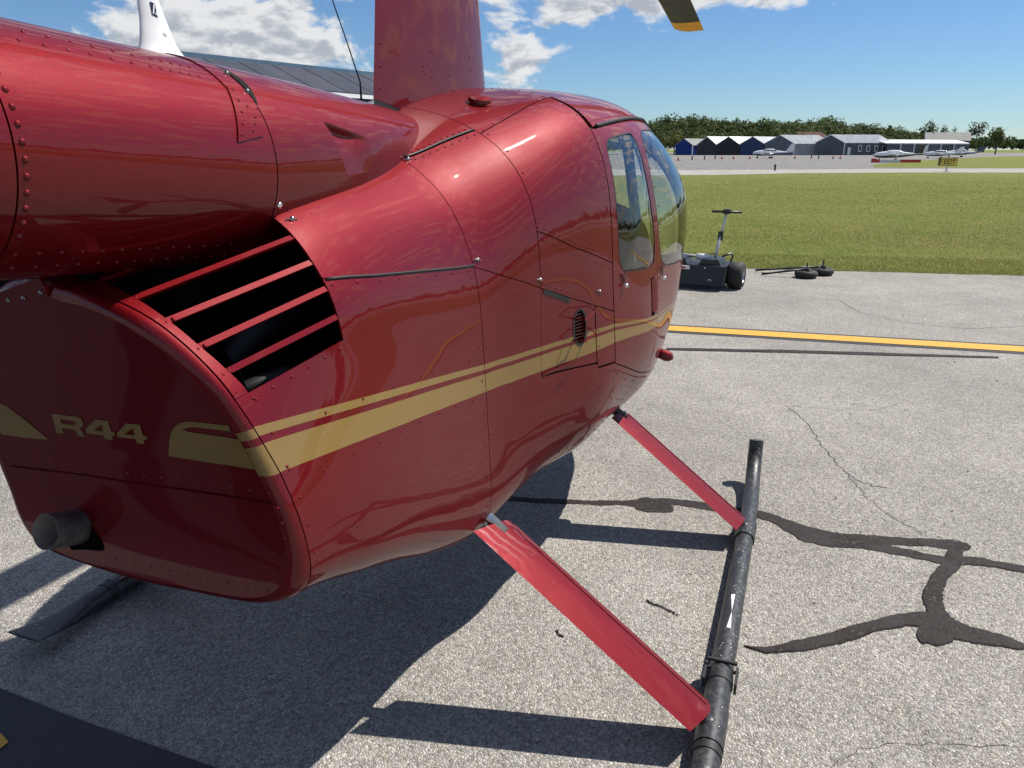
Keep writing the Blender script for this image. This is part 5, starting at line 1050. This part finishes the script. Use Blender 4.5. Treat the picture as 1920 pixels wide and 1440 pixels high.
tree('dark leafy tree just left of the grey roofed house', 322, -40.8, 11.6, 3.3, .25, 600, .26, 'leaf_dark', 3)
tree('slim tree with thin crown above left end of house roof', 322, -44.9, 10.4, 2.0, .3, 260, .25, 'leaf_grey', 4)
tree('bare thin tree above the middle of the house roof', 334, -50, 11.0, 1.7, .4, 50, .2, 'leaf_grey', 5)
tree('tall sparse tree with see-through crown right of the house', 318, -55.0, 11.6, 3.2, .3, 380, .30, 'leaf_grey', 6, 12)
tree('dark tall tree standing past the right end of the long hangar', 283, -54.8, 9.0, 2.9, .12, 700, .28, 'leaf_dark', 7, 10)

# parked aircraft
M['planewhite'] = plain('aircraft_white', (.76, .77, .78), .3, 0, .5, .04); M['planenavy'] = plain('aircraft_navy', (.015, .03, .10), .35, 0, .5); M['planebrown'] = plain('aircraft_brown', (.06, .045, .04), .5); M['planesilver'] = plain('aircraft_silver', (.5, .52, .54), .35, .3); M['conered'] = plain('cone_orange', (.34, .07, .04), .6); M['signyellow'] = plain('sign_yellow', (.70, .52, .08), .5); M['signblack'] = plain('sign_black', (.012, .012, .012), .5); M['barred'] = plain('barrier_red', (.48, .035, .03), .5)
def plane(label, x_, y_, head, L, body, lower, fin, ttail=False, wingz=.62, cover=None, twin=False, rudder=None):
    """low-wing light aircraft, nose along head (degrees), wheels on the ground"""
    t = thing('light_aircraft', label, 'airplane', (x_, y_, 0), R(head)); k = L/8.*.80
    st = [(4.0, .12, 1.05), (3.7, .38, 1.05), (3.0, .52, 1.08), (2.2, .58, 1.12), (1.0, .62, 1.2), (0, .60, 1.2), (-1.2, .42, 1.18), (-2.6, .24, 1.2), (-4.0, .08, 1.3)]
    a = np.linspace(0, 2*np.pi, 16, endpoint=False); mb = MB(); mb.rows([np.column_stack([0*a+x*k, r*k*np.cos(a)*.95, (z+r*np.sin(a))*k]) for x, r, z in st], True, True); mb.build('fuselage', body, t, True)
    mb = MB(); mb.rows([np.column_stack([0*a+x*k, r*k*np.cos(a)*.965, (z+r*np.minimum(np.sin(a)*1.01, s))*k]) for (x, r, z), s in zip(st, (-.2, -.3, -.35, -.4, -.4, -.4, -.3, -.1, .1))], True, True); mb.build('lower_stripe', lower, t, True)
    cst = [(2.1, .08, 1.55), (1.6, .40, 1.60), (.9, .52, 1.68), (.2, .50, 1.68), (-.5, .40, 1.58), (-1.3, .10, 1.45)]; mb = MB(); mb.rows([np.column_stack([0*a+x*k, r*k*np.cos(a), (z+(.28 if r > .2 else .08)*np.sin(a))*k]) for x, r, z in cst], True, True); mb.build('canopy', cover or 'winglass', t, True)
    if not cover:
        mb = MB(); mb.rows([np.column_stack([0*a+x*k, r*k*np.cos(a)*.9, (z+.16+.14*np.sin(a))*k]) for x, r, z in cst[1:5]], True, True); mb.build('cabin_roof', body, t, True)
        for x in (1.15, .35): mb = MB(); mb.box((x*k-.04*k, -.545*k, 1.5*k), (x*k+.04*k, .545*k, 1.9*k)); mb.build('window_post', body, t)
    def wing(nm, x0, c0, x1, c1, span, z0, z1, mt, th=.06):
        for s_ in (-1, 1):
            mb = MB(); rows = []
            for q in np.linspace(0, 1, 6):
                c = c0+(c1-c0)*q; xx = x0+(x1-x0)*q; b = np.linspace(0, 2*np.pi, 12, endpoint=False); rows.append(np.column_stack([(xx+c*.5*np.cos(b))*k, 0*b+s_*(.3+(span-.3)*q)*k, (z0+(z1-z0)*q+th*(1-.5*q)*np.sin(b))*k]))
            mb.rows(rows, True, True); mb.build(nm, mt, t, True)
    wing('wing', .6, 1.7, .55, 1.2, 5.0, wingz+.15, wingz+.62, body)
    ztail = 2.95 if ttail else 1.35; wing('tailplane', -3.7-(.4 if ttail else 0), .95, -3.85-(.4 if ttail else 0), .7, 1.75, ztail, ztail, body, .04)
    b = np.linspace(0, 1, 6); top = 2.9 if ttail else 2.75; rows = [np.column_stack([np.array([-2.6, -3.0, -4.1, -4.1])*(1-q)*k+np.array([-3.65, -3.75, -4.45, -4.45])*q*k, np.array([0, .07, 0, -.07])*k*(1-.4*q), np.full(4, (1.3+(top-1.3)*q)*k)]) for q in b]; mb = MB(); mb.rows(rows, True, True); fn = mb.build('tail_fin', fin, t)
    if rudder: mb = MB(); mb.rows([np.column_stack([np.array([-4.12, -4.12, -4.55, -4.55])*(1-q)*k+np.array([-4.47, -4.47, -4.8, -4.8])*q*k, np.array([-.06, .06, .03, -.03])*k, np.full(4, (1.25+(top-1.25)*q)*k)]) for q in b], True, True); mb.build('rudder', rudder, fn)
    for x, y in ((3.0, 0), (.2, 1.4), (.2, -1.4)):
        mb = MB(); mb.tube([(x*k, y*k, .8*k), (x*k, y*k, .25*k)], .06*k, 6); mb.build('gear_leg', 'planesilver', t); mb = MB(); mb.lathe([(.0, -.08*k), (.17*k, -.08*k), (.21*k, 0), (.17*k, .08*k), (0, .08*k)], (x*k, y*k, .21*k), 'y', 12); mb.build('wheel', 'rubber', t, True)
    for yy in ((-1.7, 1.7) if twin else (0,)):
        xx = 1.9 if twin else 4.02
        if twin: mb = MB(); mb.rows([np.column_stack([0*a+x*k, (yy+r*np.cos(a))*k, (wingz+.32+r*np.sin(a)*.8)*k]) for x, r in ((1.8, .1), (1.6, .26), (.6, .3), (-.4, .12))], True, True); mb.build('engine_pod', body, t, True)
        zz_ = (wingz+.32 if twin else 1.05)*k; mb = MB(); mb.box((xx*k, yy*k-.85*k, zz_-.06*k), (xx*k+.03*k, yy*k+.85*k, zz_+.06*k)); mb.lathe([(.14*k, 0), (.10*k, .16*k), (.01*k, .26*k)], (xx*k, yy*k, zz_), 'x', 10); mb.build('propeller', 'planesilver', t)
    return t
plane('white twin engined plane with tall T-tail and navy stripe on the far apron', 150.5, 5.6, 84, 8.6, 'planewhite', 'planenavy', 'planewhite', True, twin=True)
plane('white covered plane with dark brown tail fin and white rudder beside red barrier', 124, -12.6, 82, 7.7, 'planewhite', 'planebrown', 'planebrown', cover='planewhite', rudder='planewhite')
plane('all white low wing plane parked just behind the black and yellow sign', 158, -23.0, 76, 7.4, 'planewhite', 'planesilver', 'planewhite')
plane('white plane with dark navy tail, farthest right of the parked planes', 186, -30.6, 76, 8.2, 'planewhite', 'planenavy', 'planenavy', rudder='planenavy')
# cones along the apron edge
ORD = ['first', 'second', 'third', 'fourth', 'fifth', 'sixth', 'seventh', 'eighth']; nk = [0, 0]
for k, (x_, y_, kind) in enumerate(((117.9, 17.4, 0), (124.6, 16.3, 1), (131.9, 15.3, 1), (139.9, 14.5, 1), (140.3, 13.4, 0), (141, 11.5, 0), (143, 8.9, 0), (150, 1.6, 0), (152, -1.2, 1), (152, -2.4, 1), (150, -4.8, 0), (151, -6, 0))):
    if kind == 0:
        t = thing('traffic_cone', ORD[nk[0]]+' orange cone on the far apron counting right from the helicopter nose', 'cone', (x_, y_, .008), 0, 'orange cones along the far apron'); mb = MB(); mb.box((-.3, -.3, 0), (.3, .3, .06)); mb.build('cone_base', 'conered', t); mb = MB(); mb.lathe([(.17, .06), (.04, .55), (.01, .56)], (0, 0, 0), 'z', 12); mb.build('cone_body', 'conered', t, True); nk[0] += 1
    else:
        t = thing('marker_post', ORD[nk[1]]+' short dark post on the far apron counting right from the helicopter nose', 'post', (x_, y_, .008), 0, 'dark posts along the far apron'); mb = MB(); mb.lathe([(.11, 0), (.10, .6), (.05, .64), (.001, .65)], (0, 0, 0), 'z', 10); mb.build('post_body', 'planebrown', t, True); mb = MB(); mb.lathe([(.2, 0), (.2, .07), (.11, .08)], (0, 0, 0), 'z', 12); mb.build('post_base', 'rubber', t, True); nk[1] += 1
t = thing('barrier', 'low red and white plastic barrier lying on the grass edge near planes', 'barrier', (107.7, -8.4, .016), math.atan2(-5.6, 2.1)); 
for k, m_ in enumerate(('barred', 'trimwhite', 'trimwhite', 'trimwhite', 'barred', 'barred', 'barred')): mb = MB(); mb.box((k*.86, -.13, 0), (k*.86+.84, .13, .36)); mb.build('barrier_block', m_, t)
mb = MB(); mb.box((-.05, -.3, .0), (.35, .3, .5)); mb.build('barrier_foot', 'barred', t)
t = thing('taxiway_sign', 'small yellow taxiway sign with black letters FBO and an upward arrow', 'sign', (65.85, -10.7, .012), R(-9.5+180))
mb = MB(); mb.box((-.10, -.62, .42), (.0, .62, 1.0)); mb.build('sign_box', 'signblack', t); mb = MB(); mb.box((.0, -.52, .46), (.02, .58, .96)); mb.build('sign_face', 'signyellow', t); mb = MB(); mb.box((-.08, -.05, 0), (-.02, .05, .42)); mb.build('sign_post', 'steel', t); mb = MB(); mb.box((-.25, -.25, 0), (.15, .25, .03)); mb.build('sign_base', 'trimwhite', t)
def glyph(name, segs, y0, parent, x=.024):
    for (y, z, dy, dz) in segs: mb = MB(); mb.box((x-.006, y0+y, .53+z), (x, y0+y+dy, .53+z+dz)); mb.build(name, 'signblack', parent)
S_ = .05
# seen from the camera the sign's +y is its left side
glyph('letter', [(0, 0, S_, .36), (0, .31, .2, S_), (0, .16, .16, S_)], -.50, t); glyph('letter', [(0, 0, S_, .36), (0, .31, .19, S_), (0, .16, .19, S_), (0, 0, .19, S_), (.17, .03, S_, .13), (.17, .19, S_, .13)], -.24, t); glyph('letter', [(0, 0, S_, .36), (.17, 0, S_, .36), (0, .31, .2, S_), (0, 0, .2, S_)], .02, t); glyph('arrow', [(.09, 0, S_, .36)], .28, t)
for s_ in (-1, 1): mb = MB(); a_ = np.array([.021, +.28+.115, .53+.37]); b_ = a_+np.array([0, s_*.10, -.13]); mb.tube([a_, b_], .026, 4); mb.build('arrow', 'signblack', t)
tag(obj('edge_light', *(lambda m: (np.concatenate(m.v), m.f))((lambda m: (m.lathe([(.07, .012), (.07, .3), (.09, .32), (.09, .46), (.01, .5)], (64.3, 1.4, 0), 'z', 10), m)[1])(MB())), 'signblack', None), 'single small dark edge light standing on the pale taxiway strip', 'light')
mb = MB(); mb.box((196, -46.2, .02), (197.5, -44.6, 1.0)); tag(mb.build('tan_box', plain('box_tan', (.30, .20, .08), .9), None), 'tan brown box at far right edge of the field', 'box')  # plain tan box

# big hangar roof on the port side
t = thing('terminal_hangar', 'large building with dark panelled metal roof and blue ridge behind the tail boom', 'building', (38.17, 30.41, 0)); ud = np.array([.966, -.259]); nd = np.array([-.259, -.966]); RZ, EZ, OFF = 6.5, 4.86, 4.2
bp = lambda s, o_, z: (*(ud*s+nd*o_), z)
roofm = [metal('slate_roof_panel', (.060, .064, .082), rough=.4), metal('slate_roof_panel_b', (.050, .055, .072), rough=.4)]; blue = metal('blue_flashing', (.10, .17, .25), rough=.4)
S0, S1, W_ = -20, 15.5, 1.16
for k in range(int((S1-S0)/W_)):
    a, b = S0+k*W_, S0+(k+1)*W_-.035; z = .02*(k % 2); v = [bp(a, .2, RZ-.04+z), bp(b, .2, RZ-.04+z), bp(b, OFF, EZ+z), bp(a, OFF, EZ+z)]
    obj('roof_sheet', v+[(x_, y_, q_-.06) for x_, y_, q_ in v], [(3, 2, 1, 0), (4, 5, 6, 7), (0, 1, 5, 4), (1, 2, 6, 5), (2, 3, 7, 6), (3, 0, 4, 7)], roofm[(k*7//3) % 2], t, False)
obj('roof_deck', [bp(S0, 0, RZ-.13), bp(S1, 0, RZ-.13), bp(S1, OFF, EZ-.1), bp(S0, OFF, EZ-.1)], [(3, 2, 1, 0)], 'signblack', t, False); obj('roof_deck', [bp(S0, 0, RZ-.1), bp(S1, 0, RZ-.1), bp(S1, -OFF*2.1, EZ-1.8), bp(S0, -OFF*2.1, EZ-1.8)], [(0, 1, 2, 3)], roofm[0], t, False)
mb = MB(); 
a_ = math.atan2(ud[1], ud[0]); mb.box((S0, -.30, RZ-.12), (S1, .30, RZ+.14), rotz(a_)); mb.build('ridge_cap', blue, t)
mb = MB(); mb.box((S0, -OFF-.22, EZ-.30), (S1, -OFF-.04, EZ-.08), rotz(a_)); mb.build('gutter', 'trimwhite', t)
mb = MB(); mb.box((S0+.5, OFF+4.6, 0), (S1-.5, OFF+4.9, EZ-1.8), rotz(a_)); mb.build('wall', WALLS['charcoal'], t); mb = MB(); mb.box((S0+.5, -OFF+.6, 0), (S1-.5, -OFF+.9, EZ-.2), rotz(a_)); mb.build('wall', WALLS['charcoal'], t)
for s_ in (S0+.5, S1-.5):
    obj('gable_wall', [bp(s_, -OFF+.8, 0), bp(s_, OFF-.8, 0), bp(s_, OFF-.8, EZ), bp(s_, 0, RZ-.2), bp(s_, -OFF+.8, EZ)], [(0, 1, 2, 3, 4)], WALLS['charcoal'], t, False)
for k in range(8): mb = MB(); mb.box((S0+2+k*3.9, -OFF+.55, 1.2), (S0+4.6+k*3.9, -OFF+.58, 3.6), rotz(a_)); mb.build('window', 'winglass', t)
mb = MB(); mb.box((S0, -OFF-1.2, 4.02), (S1, -OFF+.5, 4.14), rotz(a_)); mb.build('porch_roof', 'trimwhite', t)

# ------------------------------------------------------------------ ground equipment beside the nose
M['tugblack'] = plain('tug_black', (.014, .014, .015), .42, 0, 0, .2, 10); M['tuglid'] = plain('tug_lid', (.02, .022, .028), .35)
tg = thing('helicopter_tug', 'black battery tug with fat tyres and upright T-handle parked near the nose', 'tug', (9.2, .05, 0), R(-6))
mb = MB(); v = [(-.16, -.43, .07), (.42, -.43, .07), (.42, .43, .07), (-.16, .43, .07), (-.10, -.43, .285), (.42, -.43, .285), (.42, .43, .285), (-.10, .43, .285)]; mb.add(v, [(3, 2, 1, 0), (4, 5, 6, 7), (0, 1, 5, 4), (1, 2, 6, 5), (2, 3, 7, 6), (3, 0, 4, 7)]); mb.build('tug_body', 'tugblack', tg)
for y0, y1 in ((-.36, -.10), (.04, .30)): mb = MB(); mb.rows([np.array([(-.02-q*.0, y0+.03*q, .287+.065*q), (.30, y0+.03*q, .287+.065*q), (.30, y1-.03*q, .287+.065*q), (-.02, y1-.03*q, .287+.065*q)]) for q in (0, .6, 1)], True, True); mb.build('battery_lid', 'tuglid', tg)
for y in (-.515, .515):
    mb = MB(); mb.lathe([(.085, -.09), (.135, -.09), (.158, -.06), (.16, 0), (.158, .06), (.135, .09), (.085, .09)], (.16, y, .16), 'y', 32); wh = mb.build('wheel', 'rubber', tg, True); mb = MB(); mb.lathe([(.088, -.085), (.07, -.05), (.02, -.06), (.001, -.07)] if y < 0 else [(.088, .085), (.07, .05), (.02, .06), (.001, .07)], (.16, y, .16), 'y', 24); mb.build('rim', 'steel', wh, True)
mb = MB(); mb.tube([(.20, -.235, .29), (.24, -.275, .60)], .019, 10); mb.tube([(.238, -.27, .56), (.26, -.325, .90)], .0145, 10); hb = mb.build('handle_bar', 'planesilver', tg, True); mb = MB(); mb.box((.222, -.305, .55), (.262, -.25, .66)); mb.build('handle_clamp', 'tugblack', hb)
mb = MB(); mb.tube([(.26, -.50, .888), (.26, -.15, .888)], .0145, 10); mb.build('handle_grip', 'tugblack', tg, True); mb = MB(); mb.box((.225, -.365, .865), (.295, -.285, .92)); mb.build('handle_head', 'tugblack', tg)
mb = MB(); mb.box((-.133, -.02, .235), (-.112, .20, .275)); lb = mb.build('name_plate', 'trimwhite', tg); mb = MB(); mb.box((-.137, .03, .242), (-.132, .13, .268)); mb.build('plate_mark', plain('plate_red', (.4, .05, .05), .5), lb)
mb = MB(); mb.lathe([(.022, 0), (.012, .004), (.012, -.02)], (-.15, -.27, .12), 'x', 12); mb.build('tow_socket', 'planesilver', tg, True)
mb = MB(); mb.tube([(.02, -.05, .352), (.0, -.02, .37), (.04, .04, .36), (.12, .07, .36), (.2, -.1, .352), (.235, -.25, .40)], .006, 6); mb.build('power_cable', 'rubber', tg, True)
mb = MB(); mb.tube([(.36, -.40, .289), (.37, -.42, .36), (.36, -.40, .39)], .012, 6); mb.tube([(.30, -.30, .35), (.36, -.40, .39)], .012, 6); mb.build('lid_strap', 'tuglid', tg, True, kind='stuff')
for y_ in (-.39, -.2, .2, .39): mb = MB(); mb.dome((-.135, y_, .10 if abs(y_) > .3 else .262), (-1, 0, .1), .008, .004, 6); mb.build('bolt_head', 'planesilver', tg, True)
t = tag(obj('white_roll', *(lambda m: (np.concatenate(m.v), m.f))((lambda m: (m.tube([(9.30, -.16, .352), (9.31, -.08, .356), (9.33, .0, .36)], [.034, .042, .036], 14), m.tube([(9.33, 0, .365), (9.42, .24, .372)], .010, 8), m)[2])(MB())), 'trimwhite', None), 'white wrapped roll on a thin rod lying across top of the black tug', 'roll')
for k, (x_, y_, bx, by, lab) in enumerate(((10.46, -1.27, 10.40, -.72, 'nearer ground handling wheel lying flat with its long bar pointing left'), (10.78, -1.47, 10.72, -.62, 'farther ground handling wheel lying flat partly behind the other wheel'))):
    t = thing('handling_wheel', lab, 'wheel', (x_, y_, 0)); mb = MB(); mb.lathe([(.055, .01), (.12, .005), (.145, .03), (.145, .065), (.12, .092), (.055, .088)], (0, 0, 0), 'z', 30); mb.build('tyre', 'rubber', t, True); mb = MB(); mb.lathe([(.001, .07), (.05, .075), (.058, .088)], (0, 0, 0), 'z', 20); mb.build('hub', 'tugblack', t, True)
    mb = MB(); mb.tube([(0, 0, .07), (0, 0, .20)], .009, 8); mb.build('axle', 'tugblack', t); d_ = np.array([bx-x_, by-y_]); mb = MB(); mb.tube([(.06*d_[0], .06*d_[1], .105), (*(d_*.45), .075), (*(d_*.75), .045), (*d_, .025)], [.013, .015, .012, .016], 8); mb.build('lever_bar', 'tugblack', t, True); mb = MB(); mb.box((-.05, -.03, .09), (.05, .03, .125)); mb.build('bracket', 'tugblack', t)
